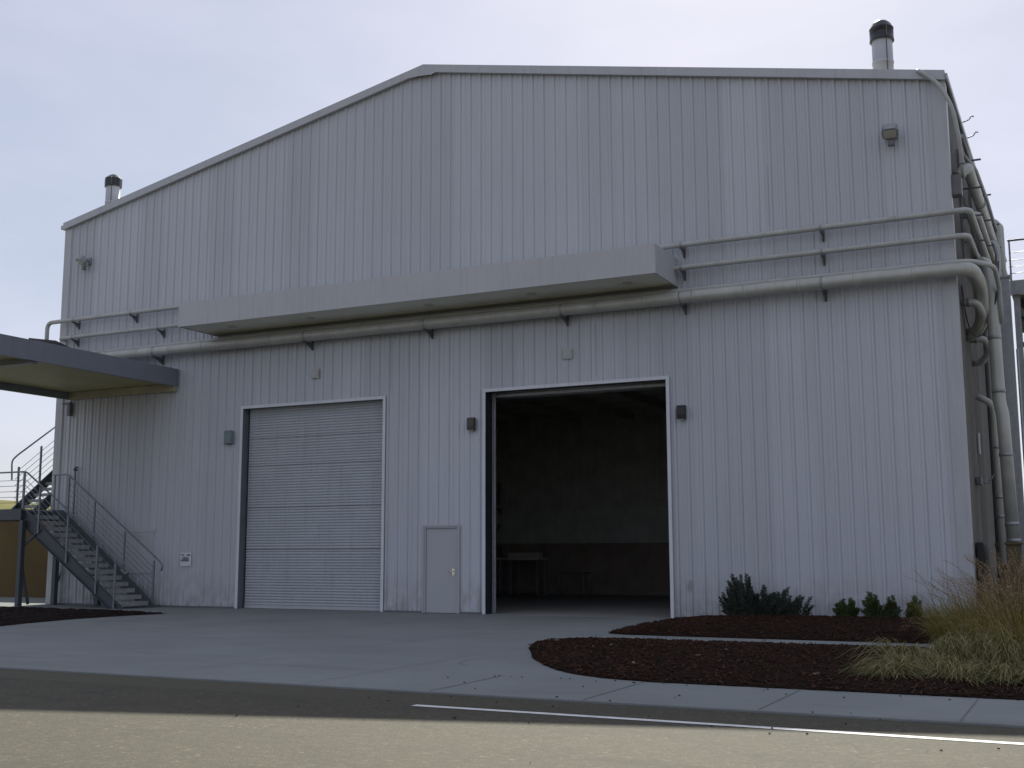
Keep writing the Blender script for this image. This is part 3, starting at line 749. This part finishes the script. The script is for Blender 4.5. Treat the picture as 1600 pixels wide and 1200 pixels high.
# cream square plates
def plate(x, z, label):
    t = thing('wall_speaker', label, 'wall plate', (x, -.034, z), 'square cream plates above the doors')
    b = MB(); b.box(-.13, .13, -.035, 0, -.13, .13); b.build('frame', M['cream'], t, .008)
    b = MB(); b.box(-.09, .09, -.045, -.036, -.09, .09)
    for k in range(5): b.box(-.085, .085, -.049, -.0455, -.08 + k * .036, -.062 + k * .036)
    b.build('grille', M['trim'], t)
plate(-3.41, 6.40, 'square cream plate above the closed roller door')
plate(4.15, 6.36, 'square cream plate above the open doorway')
# notice
t = thing('notice_sign', 'small white notice with dark blue printing low on the wall by the stair foot', 'sign', (-7.77, -.034, 1.35))
b = MB(); b.box(-.19, .19, -.012, 0, -.19, .19); b.build('board', M['white'], t, .003)
b = MB(); y0, y1 = -.0145, -.0125
b.box(-.165, -.05, y0, y1, .105, .14); b.box(.035, .165, y0, y1, .10, .14)
rr = random.Random(4)
b.box(-.165, -.135, y0, y1, -.06, .0); xk = -.125
for wd, lo, hi in ((.05, -.06, .05), (.04, -.06, .06), (.045, -.06, .05), (.04, -.06, .05), (.05, -.06, .055), (.03, -.06, .03)):
    b.box(xk, xk + wd - .008, y0, y1, lo, lo + .03); b.box(xk, xk + .014, y0, y1, lo + .031, hi); b.box(xk + wd - .024, xk + wd - .009, y0, y1, lo + .031, hi - .01); b.box(xk, xk + wd - .008, y0, y1, hi + .001, hi + .016); xk += wd
b.build('printing', M['ink'], t)
# hose bib and flat hatch near the stair
b = MB(); b.tube([(-12.2, -.036, 4.05), (-12.2, -.16, 4.05), (-12.10, -.17, 4.13), (-12.04, -.17, 4.10)], .03, 10, .06); b.tube([(-12.2, -.08, 4.05), (-12.2, -.08, 2.6)], .018, 8)
tag(b.build('vent_pipe', M['bracket']), 'thin dark pipe with a hooked top on the wall above the stair rail', 'pipe')
b = MB(); b.box(-10.2, -9.0, -.045, -.034, .95, 2.2); b.box(-10.24, -8.96, -.062, -.046, 2.14, 2.22); b.box(-10.2, -9.0, -.056, -.046, 2.02, 2.06)
tag(b.build('wall_hatch', M['trim'], None, .004), 'flat grey hatch on the wall behind the stair railing', 'hatch')
b = MB(); b.bar((-12.86, -.10, 6.12), (-12.5, -.10, 6.12), .10, .06); b.box(-12.62, -12.50, -.16, -.034, 5.72, 6.08)
tag(b.build('wall_bracket', M['bracket'], None, .008), 'small dark steel bracket on the left corner just under the walkway canopy', 'bracket')
# scuff left by a removed fitting
b = MB()
b.prism([(-.05, -.12), (.03, -.14), (.06, .02), (.04, .13), (-.02, .10), (-.06, .0)], 0, .002, Matrix(((1, 0, 0, 7.14), (0, 0, -1, -.0345), (0, 1, 0, .76), (0, 0, 0, 1))))
b.build('scuff_mark', M['steel'], WH)

# ------------------------------------------------------------------ walkway canopy at the left
CW = thing('walkway_canopy', 'dark grey flat steel walkway canopy jutting out from the left end of the wall', 'canopy', (-10.4, -.05, 6.2))
def cw(name, mb, m, bv=0): return mb.build(name, m, CW, bv, (10.4, .05, -6.2))
xr, xl, yf, zt_, zf = -8.30, -12.65, -9.6, 6.88, 6.36
b = MB(); b.box(xr - .10, xr, yf, -.045, zf, zt_); cw('fascia', b, M['darkcan'], .006)
b = MB(); b.box(xl, xl + .10, yf, -.045, zf - .14, zt_); cw('fascia', b, M['darkcan'], .006)
b = MB(); b.box(xl + .101, xr - .101, yf, yf + .1, zf, zt_); cw('fascia', b, M['darkcan'], .006)
b = MB(); b.box(xl + .101, xr - .101, yf + .101, -.045, zt_ - .06, zt_ - .02); cw('roof_sheet', b, M['darkcan'])
b = MB(); b.box(xl + .101, xr - .101, yf + .101, -.20, zf + .08, zf + .11); cw('soffit', b, M['underdeck'])
b = MB(); b.box(xl + .101, xr - .02, -.19, -.046, zf - .15, zf + .075); cw('ledger', b, M['ledger'], .006)
b = MB(); b.box(xl + .101, xr - .101, -5.35, -5.10, zf - .06, zf + .079); cw('cross_beam', b, M['darkcan'], .006)
for x in (-12.4, -8.6):
    b = MB(); b.box(x - .09, x + .09, -9.3, -9.12, .0, zf + .079); cw('column', b, M['darkcan'], .006)
b = MB()
F = [(-12.60, -1.9, 6.885), (-12.60, -.35, 6.885), (-12.25, -.35, 6.885), (-12.25, -1.9, 6.885)]
T = [(-12.62, -1.75, 7.90), (-12.60, -.75, 7.98), (-12.22, -.40, 7.74), (-12.25, -1.2, 7.70)]
b.face(T)
for i in range(4):
    j = (i + 1) % 4; b.face([F[i], F[j], T[j], T[i]])
cw('flashing', b, M['black'])

# ------------------------------------------------------------------ steel stair at the left
SC = thing('steel_staircase', 'blue grey external steel staircase with open treads at the left corner', 'staircase', (-9.1, -.9, 0))
def st(name, mb, m, bv=0, parent=None): return mb.build(name, m, SC, bv, (9.1, .9, 0))
ZL = 2.83; XT = -12.72; XB = -8.78; NR = 16; rise = ZL / NR; run = (XB - XT) / (NR - 1)
yn, yf_ = -1.42, -.38
for y in (yn, yf_):
    s = MB(); sh = .10 if y == yn else .30
    pz = lambda x: (XB - x) * ZL / (XB - XT)
    # channel profile as side plate
    A = [(XT - .15, ZL), (XT + .02 + (sh if y != yn else 0), ZL), (XB + sh, .0), (XB - .52 + sh, .0), (XT - .15, ZL - .40)]
    s.prism(A, -.012, .012, Matrix(((1, 0, 0, 0), (0, 0, -1, y), (0, 1, 0, 0), (0, 0, 0, 1))))
    d = Vector((XB - XT, 0, -ZL)).normalized()
    sg = -1 if y == yn else 1
    s.bar((XT + .02 + (sh if y != yn else 0), y + sg * .04, ZL - .01), (XB + sh - .01, y + sg * .04, .0), .08, .012, (0, 0, 1))
    s.bar((XT - .15, y + sg * .04, ZL - .395), (XB - .52 + sh, y + sg * .04, .006), .08, .012, (0, 0, 1))
    st('stringer', s, M['stair'])
for k in range(1, NR):
    x = XB - run * k + .0; z = rise * k
    s = MB(); s.box(x - .02, x + .27, yn + .013, yf_ - .013, z - .035, z); s.box(x + .25, x + .27, yn + .013, yf_ - .013, z - .115, z - .036); st('tread', s, M['tread'])
# landing
LX0 = -17.4
s = MB(); s.box(LX0, XT - .02, -1.56, -1.50, ZL - .32, ZL); st('landing_beam', s, M['stair'], .004)
s = MB(); s.box(LX0, XT - .02, -.30, -.24, ZL - .32, ZL); st('landing_beam', s, M['stair'], .004)
s = MB(); s.box(LX0, XT - .02, -1.49, -.31, ZL - .05, ZL - .01); st('landing_deck', s, M['tread'])
s = MB(); s.box(XT - .14, XT - .02, -1.495, -.305, ZL - .30, ZL - .055); st('landing_beam', s, M['stair'], .004)
for (x, y) in ((-12.68, -1.53), (-12.68, -.22), (-17.2, -1.53), (-17.2, -.22)):
    s = MB(); s.box(x - .07, x + .07, y - .07, y + .07, .012, ZL - .33); s.box(x - .11, x + .11, y - .11, y + .11, 0, .012); st('column', s, M['stair'])
for a, b_ in (((-12.68, -1.46, 1.75), (-11.95, -1.42, 2.30)), ((-12.68, -1.46, 1.1), (-13.0, -.9, .05)), ((-12.68, -.15, 1.1), (-13.05, .2, .05)), ((-10.75, -.36, .02), (-11.02, -.38, 1.2))):
    s = MB(); w = .07 if a[0] < -11 else .15; s.bar(a, b_, w, w); st('brace', s, M['stair'])
# lower railing
def rail(name, pts, r, bend=.12, m=None): s = MB(); s.tube(pts, r, 10, bend, 5); return st(name, s, m or M['rail'])
RH = 1.10
tz = lambda x: min(ZL, max(0, (XB - x) * ZL / (XB - XT)))
ya, yb = yn - .03, yf_ + .03
rail('handrail', [(LX0, ya, ZL + RH), (XT - .02, ya, ZL + RH), (-8.62, ya, 1.20), (-8.52, ya, 1.02), (-8.66, ya, .95), (-8.82, ya, 1.08)], .026)
rail('handrail', [(-12.80, yb, ZL + RH - .03), (-12.24, yb, ZL + RH - .03), (-8.45, yb, 1.30), (-8.33, yb, 1.16), (-8.38, yb, 1.04)], .026)
slope = ZL / (XT - XB)
for y, x0_, x1_, zoff in ((ya, XT, -9.02, 0), (yb, -12.2, -8.70, .28)):
    for k in range(5):
        off = .19 + k * .165
        if y == ya:
            rail('rail_cable', [(x0_, y, ZL + off), (x1_, y, tz(x1_) + off)], .009, 0)
            rail('rail_cable', [(LX0, y, ZL + off), (x0_, y, ZL + off)], .008, 0)
        else:
            rail('rail_cable', [(x0_, y, ZL - .02 + off), (x1_, y, ZL - .02 + off + (x1_ - x0_) * -.72)], .008, 0)
for x, top in ((XT - .06, ZL + RH), (-12.10, None), (-10.92, None), (-9.73, None), (-9.02, None)):
    z0_ = tz(x) - .28 if x > -12.6 else ZL - .3
    zt2 = top if top else (ZL + RH) + (x - XT) * (-.72)
    s = MB(); wv = .05 if x > -12.6 else .07; s.box(x - wv / 2, x + wv / 2, ya - .02 - .02, ya + .02 - .02, max(0, z0_), zt2 - .02); st('rail_post', s, M['rail'])
for x in (-12.78, -12.18, -11.08, -9.84, -8.68):
    s = MB(); zt2 = ZL + RH - .03 + min(0, (x + 12.24) * -.72); s.box(x - .022, x + .022, yb - .0, yb + .04, max(0.0, tz(x) - .25), zt2 - .02); st('rail_post', s, M['rail'])
# upper flight, climbing along the side wall
yq0, yq1, zq1 = -.30, 3.9, ZL + 4.2 * .86
for x in (-14.42, -13.42):
    s = MB(); s.bar((x, yq0 - .25, ZL - .20), (x, yq1, zq1 - .02), .05, .30, (0, 0, 1)); st('stringer', s, M['stair'])
nt_ = 19
for k in range(1, nt_):
    y = yq0 + (yq1 - yq0) * k / nt_; z = ZL + (zq1 - ZL) * k / nt_
    s = MB(); s.box(-14.39, -13.45, y - .02, y + .25, z - .04, z); s.box(-14.39, -13.45, y - .045, y - .021, z - .10, z); st('tread', s, M['tread'])
for x in (-14.42,):
    rail('handrail', [(x, yq0 - .22, ZL + .95), (x, yq0 - .26, ZL + 1.55), (x, yq0 - .08, ZL + 1.72), (x, yq1, zq1 + 1.18)], .026, .15)
    for k in range(5):
        rail('rail_cable', [(x, yq0 - .1, ZL + .38 + k * .2), (x, yq1, zq1 + .18 + k * .19)], .008, 0)
    for y in (yq0 + .02, .55, 1.8, 3.2):
        zz = ZL + (y - yq0) * .86; s = MB(); s.box(x - .025, x + .025, y - .025, y + .025, zz, zz + 1.36); st('rail_post', s, M['rail'])
s = MB(); s.box(-14.5, -13.3, yq1, yq1 + 1.2, zq1 - .2, zq1); st('upper_landing', s, M['stair'])
for x in (-14.42, -13.42):
    s = MB(); s.box(x - .06, x + .06, yq1 + .9, yq1 + 1.02, 0, zq1 - .201); st('column', s, M['stair'])

tw = MB(); tw.box(-40, -13.75, 4.0, 4.3, -.01, 2.75); tw.box(-40, -13.70, 3.95, 4.35, 2.75, 2.85)
tag(tw.build('retaining_wall', M['tan'], None, .015), 'tan rendered wall behind the stair columns at the left edge', 'wall')

# ------------------------------------------------------------------ things inside the open doorway
def workbench(name, label, x, y, w, d, h, cat='workbench'):
    t = thing(name, label, cat, (x, y, .002))
    b = MB(); b.box(-w / 2, w / 2, -d / 2, d / 2, h - .08, h); b.build('tabletop', M['bench'], t, .006)
    for sx in (-1, 1):
        for sy in (-1, 1):
            b = MB(); b.box(sx * (w / 2 - .10) - .04, sx * (w / 2 - .10) + .04, sy * (d / 2 - .08) - .03, sy * (d / 2 - .08) + .03, 0, h - .081); b.build('leg', M['steel'], t)
    b = MB(); b.box(-w / 2 + .1, w / 2 - .1, -d / 2 + .1, d / 2 - .1, .22, .26); b.build('lower_shelf', M['inside_dark'], t)
    return t
workbench('workbench', 'pale topped steel workbench in the dark doorway, nearest the left jamb', -4.6, 12.6, 1.5, .8, 1.34)
workbench('workbench', 'second pale topped workbench in the dark doorway, right of the first', -2.85, 12.3, 1.25, .8, 1.34)
b = MB(); b.box(-3.55, -2.35, 12.1, 12.5, 1.345, 1.52); b.box(-2.75, -2.32, 12.05, 12.09, 1.37, 1.49); tag(b.build('tool_case', M['bench'], None, .01), 'long pale tool case lying on the right workbench in the doorway', 'case')
b = MB(); b.box(-4.9, -4.2, 12.4, 12.9, 1.345, 1.75); b.box(-4.85, -4.4, 12.45, 12.8, 1.751, 2.1); b.tube([(-4.3, 12.6, 1.75), (-4.3, 12.6, 2.3), (-4.1, 12.5, 2.55)], .05, 10, .1); tag(b.build('bench_machine', M['bracket'], None, .02), 'dark bench machine standing on the left workbench inside the doorway', 'machine')
def stool(x, y, label):
    t = thing('stand', label, 'stand', (x, y, .002))
    b = MB(); b.box(-.5, .5, -.3, .3, .78, .82); b.build('top', M['bracket'], t)
    for sx in (-1, 1):
        for sy in (-1, 1):
            b = MB(); b.tube([(sx * .47, sy * .27, 0), (sx * .47, sy * .27, 1.0 if sx > 0 else .8)], .022, 8); b.build('leg', M['steel'], t)
stool(-1.0, 12.2, 'low dark metal stand with thin pale legs inside the doorway')
t = thing('wall_shelf', 'short pale shelf high on the back wall of the workshop under a crate', 'shelf', (-4.9, 13.85, 3.2))
b = MB(); b.box(-.55, .35, -.35, .05, 0, .10); b.build('shelf_board', M['bench'], t)
for sx in (-.4, .2):
    b = MB(); b.prism([(0, 0), (-.3, 0), (0, -.3)], sx - .015, sx + .015, Matrix(((0, 0, 1, 0), (1, 0, 0, 0), (0, 1, 0, 0), (0, 0, 0, 1)))); b.build('shelf_bracket', M['steel'], t)
b = MB(); b.box(-5.4, -4.75, 13.55, 13.85, 3.305, 4.1); b.box(-5.42, -4.73, 13.53, 13.87, 4.101, 4.16)
tag(b.build('crate', M['inside_dark'], None, .01), 'dark crate on the high shelf at the back of the workshop', 'crate')

# ------------------------------------------------------------------ planting
def shrub(name, label, base, stems, mleaf, seed, group):
    """stems: list of (dx, dy, height, lean x, lean y)"""
    r = random.Random(seed); t = thing(name, label, 'shrub', base, group)
    sm = MB(); lf = MB()
    for (dx, dy, h, lx, ly) in stems:
        p = Vector((dx, dy, -.06)); q = p + Vector((lx, ly, h + .06)); mid = p.lerp(q, .5) + Vector((-lx * .22 + r.uniform(-.02, .02), -ly * .2, h * .07))
        pts = [p * (1 - u) ** 2 + mid * 2 * u * (1 - u) + q * u * u for u in [k / 6 for k in range(7)]]
        sm.tube(pts, [.008 * (1 - k / 8) for k in range(7)], 5)
        n = int(260 * h + 70)
        for k in range(n):
            u = .08 + .92 * r.random() ** .8
            c = p * (1 - u) ** 2 + mid * 2 * u * (1 - u) + q * u * u
            tan = ((mid - p) * (1 - u) + (q - mid) * u).normalized()
            a = r.uniform(0, 6.28); side = Vector((math.cos(a), math.sin(a), r.uniform(-.2, .5)))
            dirv = (tan * r.uniform(.4, 1.1) + side * r.uniform(.5, 1.0)).normalized()
            c = c + side * r.uniform(0, .075) * (1.2 - u)
            L = r.uniform(.025, .06); w = r.uniform(.006, .013); s_ = dirv.cross(Vector((r.uniform(-1, 1), r.uniform(-1, 1), r.uniform(-1, 1)))).normalized() * w
            lf.face([c - s_ * .5, c + dirv * L * .5 - s_, c + dirv * L, c + dirv * L * .5 + s_])
    lf.build('foliage', mleaf, t); sm.build('stems', M['stem'], t)
    return t
def stems_for(seed, n, cx, w, h, lean=0, d=.25):
    r = random.Random(seed); out = []
    for k in range(n):
        u = r.uniform(-1, 1); dx = cx + u * w * .55
        hh = h * (1 - .55 * abs(u) ** 1.6) * r.uniform(.55, 1.0)
        out.append((dx, r.uniform(-d, d), hh, u * w * .45 + lean * hh + r.uniform(-.05, .05), r.uniform(-.18, .12)))
    return out
GR = 'small shrubs planted along the right wall'
big = stems_for(1, 46, -.50, .42, 1.02, -.06) + stems_for(2, 34, -.05, .35, .72, .02) + stems_for(3, 28, .28, .28, .74, .04) + stems_for(4, 26, .62, .32, .52, .30) + stems_for(8, 30, -.2, .8, .42, 0)
shrub('shrub', 'large dark green feathery shrub against the wall right of the open doorway', (9.05, -.75, .10), big, M['rosemary'], 21, GR)
shrub('shrub', 'small leafy green shrub second from the left along the right wall', (10.80, -.75, .13), stems_for(5, 38, -.05, .24, .46, -.05, .16), M['small_leaf'], 22, GR)
shrub('shrub', 'ragged green shrub with upright shoots third along the right wall', (11.45, -.80, .13), stems_for(6, 30, -.10, .20, .56, -.2, .14) + stems_for(16, 22, .20, .14, .52, .12, .1), M['small_leaf'], 23, GR)
shrub('shrub', 'narrow little green shrub nearest the tall grass', (12.12, -.80, .13), stems_for(7, 36, 0, .13, .50, -.03, .08), M['small_leaf'], 24, GR)

def grass_clump(name, label, base, n, h, spread, mat, seed, droop=.5, group=None, heads=None, flat=False, lean=(0, 0)):
    r = random.Random(seed); t = thing(name, label, 'grass', base, group); b = MB(); hd_ = MB()
    tufts = []
    for k in range(13):
        a = r.uniform(0, 6.28); q = spread * .85 * math.sqrt(r.random())
        tufts.append((q * math.cos(a), q * math.sin(a), math.atan2(lean[1], lean[0]) + r.gauss(0, .9), r.uniform(.5, 1.35)))
    for k in range(n):
        a = r.uniform(0, 6.28); rad = spread * .45 * math.sqrt(r.random())
        p = Vector((rad * math.cos(a), rad * math.sin(a), -.05))
        if flat:
            tuft = tufts[r.randrange(len(tufts))]
            H = h * r.uniform(.2, .8) * tuft[3]; a2 = tuft[2] + r.gauss(0, .55)
            p = Vector((tuft[0] + r.gauss(0, .09), tuft[1] + r.gauss(0, .09), -.04))
            out = Vector((math.cos(a2), math.sin(a2), 0)) * r.uniform(.22, .62)
            c1 = p + Vector((out.x * .25, out.y * .25, H * 2.0)); c2 = p + out + Vector((r.gauss(0, .10), r.gauss(0, .10), H * r.uniform(-.1, .6) + .03))
        else:
            H = h * r.uniform(.45, 1.0); a2 = a + r.gauss(0, .5)
            out = Vector((math.cos(a2), math.sin(a2), 0)) * (spread * r.uniform(.15, .75) * (H / h)) + Vector((lean[0], lean[1], 0)) * H
            c1 = p + out * .25 + Vector((0, 0, H * .75)); c2 = p + out + Vector((0, 0, H * (1 - droop * r.random() * .6)))
        w = r.uniform(.0035, .0085) * (1.25 if flat else 1); sg = Vector((-math.sin(a2 + r.uniform(-1, 1)), math.cos(a2), 0)) * w
        for i in range(6):
            u = i / 5; q = p * (1 - u) ** 2 + c1 * 2 * u * (1 - u) + c2 * u * u
            s_ = sg * (1 - u * .85)
            b.v += [tuple(q - s_), tuple(q + s_)]
            if i: m0 = len(b.v) - 4; b.f.append((m0, m0 + 1, m0 + 3, m0 + 2)); b.sm.append(True)
        if heads and r.random() < heads:
            q = c2; d = (c2 - c1).normalized()
            for j in range(9):
                c = q - d * j * .022 + Vector((r.gauss(0, .008), r.gauss(0, .008), r.gauss(0, .006)))
                s_ = Vector((r.uniform(-1, 1), r.uniform(-1, 1), r.uniform(-.3, 1))).normalized() * .012; e = s_.cross(d).normalized() * .004
                hd_.face([c - e, c + s_, c + e + d * .012, c - s_ * .2])
    b2 = b
    b2.build('blades', mat, t)
    if heads:
        sk = MB()
        for k in range(int(n * heads * .22)):
            a = r.uniform(0, 6.28); p = Vector((spread * .35 * r.random() * math.cos(a), spread * .35 * r.random() * math.sin(a), 0))
            H = h * r.uniform(.9, 1.3); out = Vector((math.cos(a), math.sin(a), 0)) * spread * r.uniform(.1, .8) + Vector((lean[0], lean[1], 0)) * H * 1.6
            c1 = p + out * .3 + Vector((0, 0, H * .8)); c2 = p + out + Vector((0, 0, H))
            pts = [p * (1 - u) ** 2 + c1 * 2 * u * (1 - u) + c2 * u * u for u in [i / 6 for i in range(7)]]
            sk.tube(pts, [.0042 - .0004 * i for i in range(7)], 4)
            d = (pts[-1] - pts[-2]).normalized()
            for j in range(16):
                c = c2 - d * j * .017 + Vector((r.gauss(0, .012), r.gauss(0, .012), r.gauss(0, .008)))
                s_ = Vector((r.uniform(-1, 1), r.uniform(-1, 1), r.uniform(-.3, 1))).normalized() * .017; e = s_.cross(d).normalized() * .007
                hd_.face([c - e, c + s_, c + e + d * .014, c - s_ * .2])
        sk.build('seed_stalks', M['grass_rust'], t)
        hd_.build('seed_heads', M['seed'], t)
    return t
GG = 'ornamental grass clumps at the right end of the beds'
grass_clump('ornamental_grass', 'green gold grass clump with stems leaning across the wall, leftmost of the tall clumps', (13.50, -5.0, .08), 1000, .92, 1.15, M['grass'], 31, .8, GG, .10, lean=(-.16, 0))
grass_clump('ornamental_grass', 'tallest rusty seeded grass clump at the right edge of the photo', (14.30, -6.3, .08), 1200, 1.05, 1.2, M['grass'], 32, .8, GG, .30)
grass_clump('ornamental_grass', 'tawny grass clump in front of the low brown wall', (14.25, -2.2, .08), 700, 1.15, 1.3, M['grass_rust'], 33, .7, GG, .45)
grass_clump('ornamental_grass', 'yellow green grass clump crossing the end of the narrow path', (13.85, -7.3, .08), 1500, .78, 1.25, M['grass'], 34, 1.1, GG, .05)
grass_clump('ornamental_grass', 'leafy green gold clump half cut off by the right edge of the photo', (14.60, -8.7, .08), 1500, .85, 1.25, M['grass'], 35, 1.1, GG, .2)
GD = 'lodged dry grass at the front of the right bed'
grass_clump('dry_grass', 'flattened blond grass forming the left tip of the dry heap', (13.45, -11.0, .07), 1300, .22, .75, M['grass_dry'], 41, 0, GD, flat=True, lean=(-1, -.3))
grass_clump('dry_grass', 'flattened blond grass in the middle of the dry heap', (13.95, -10.0, .08), 1600, .36, 1.0, M['grass_dry'], 42, 0, GD, flat=True, lean=(-.5, -1))
grass_clump('dry_grass', 'flattened blond grass spilling to the pavement at the right edge', (14.55, -11.2, .07), 1600, .26, .95, M['grass_dry'], 43, 0, GD, flat=True, lean=(.2, -1))
grass_clump('dry_grass', 'low blond grass heaped below the tall green clumps', (14.3, -9.3, .10), 1500, .52, 1.0, M['grass_dry'], 44, 0, GD, flat=True, lean=(-.2, -1))

# ------------------------------------------------------------------ light
az_a, cot_b = .30, 1.22          # ground shadow of 1 m of height: +.30 in x, -1.22 in y
elev = math.atan(1 / math.hypot(az_a, cot_b))
sd = Vector((az_a, -cot_b, -1)).normalized()      # direction light travels
sun = bpy.data.lights.new('sun', 'SUN'); sun.energy = 3.6; sun.angle = R(.5); sun.color = (1.0, .95, .83)
so_ = bpy.data.objects.new('sun', sun); COL.objects.link(so_)
so_.rotation_euler = sd.to_track_quat('-Z', 'Y').to_euler(); so_.location = (0, 0, 40)
wd = bpy.data.worlds.new('World'); scene.world = wd; wd.use_nodes = True
nt = wd.node_tree; bg = nt.nodes['Background']
sky = N(nt, 'ShaderNodeTexSky', sky_type='NISHITA'); sky.sun_disc = False
sky.sun_elevation = elev
to = -sd
sky.sun_rotation = math.atan2(to.x, to.y)
sky.air_density = 1.0; sky.dust_density = 1.0; sky.ozone_density = 1.0
# thin high cirrus veils the blue nearly everywhere
tcw = N(nt, 'ShaderNodeTexCoord'); mpw = N(nt, 'ShaderNodeMapping'); nt.links.new(tcw.outputs['Generated'], mpw.inputs[0])
mpw.inputs['Scale'].default_value = (1.0, 1.0, 2.6); mpw.inputs['Rotation'].default_value = (0, R(18), R(25))
cn_ = noise(nt, mpw.outputs[0], 2.4, 6, .55)
veil = mix(nt, ramp(nt, cn_, .36, .64), (2.40, 2.56, 3.12), (3.06, 3.06, 3.66))
skyc = mix(nt, .84, sky.outputs[0], veil)
nt.links.new(skyc, bg.inputs['Color']); bg.inputs['Strength'].default_value = .10

# ------------------------------------------------------------------ camera
cam = bpy.data.cameras.new('camera'); co = bpy.data.objects.new('camera', cam); COL.objects.link(co)
yaw, pit, rol, f = .458817, .144389, -.0026064, 1822.59
fwv = Vector((-math.sin(yaw) * math.cos(pit), math.cos(yaw) * math.cos(pit), math.sin(pit)))
rv = Vector((math.cos(yaw), math.sin(yaw), 0)); uv = rv.cross(fwv)
r2 = rv * math.cos(rol) + uv * math.sin(rol); u2 = -rv * math.sin(rol) + uv * math.cos(rol)
mt = Matrix((r2, u2, -fwv)).transposed().to_4x4(); mt.translation = (15.4811, -26.0734, 1.48815)
co.matrix_world = mt
cam.sensor_width = 36; cam.lens = f / 1600 * 36; cam.clip_end = 6000; cam.clip_start = .1
scene.camera = co
vs = scene.view_settings
vs.view_transform = 'Standard'; vs.look = 'None'; vs.gamma = 1; vs.use_curve_mapping = False; vs.exposure = 1.0
scene.render.engine = 'CYCLES'
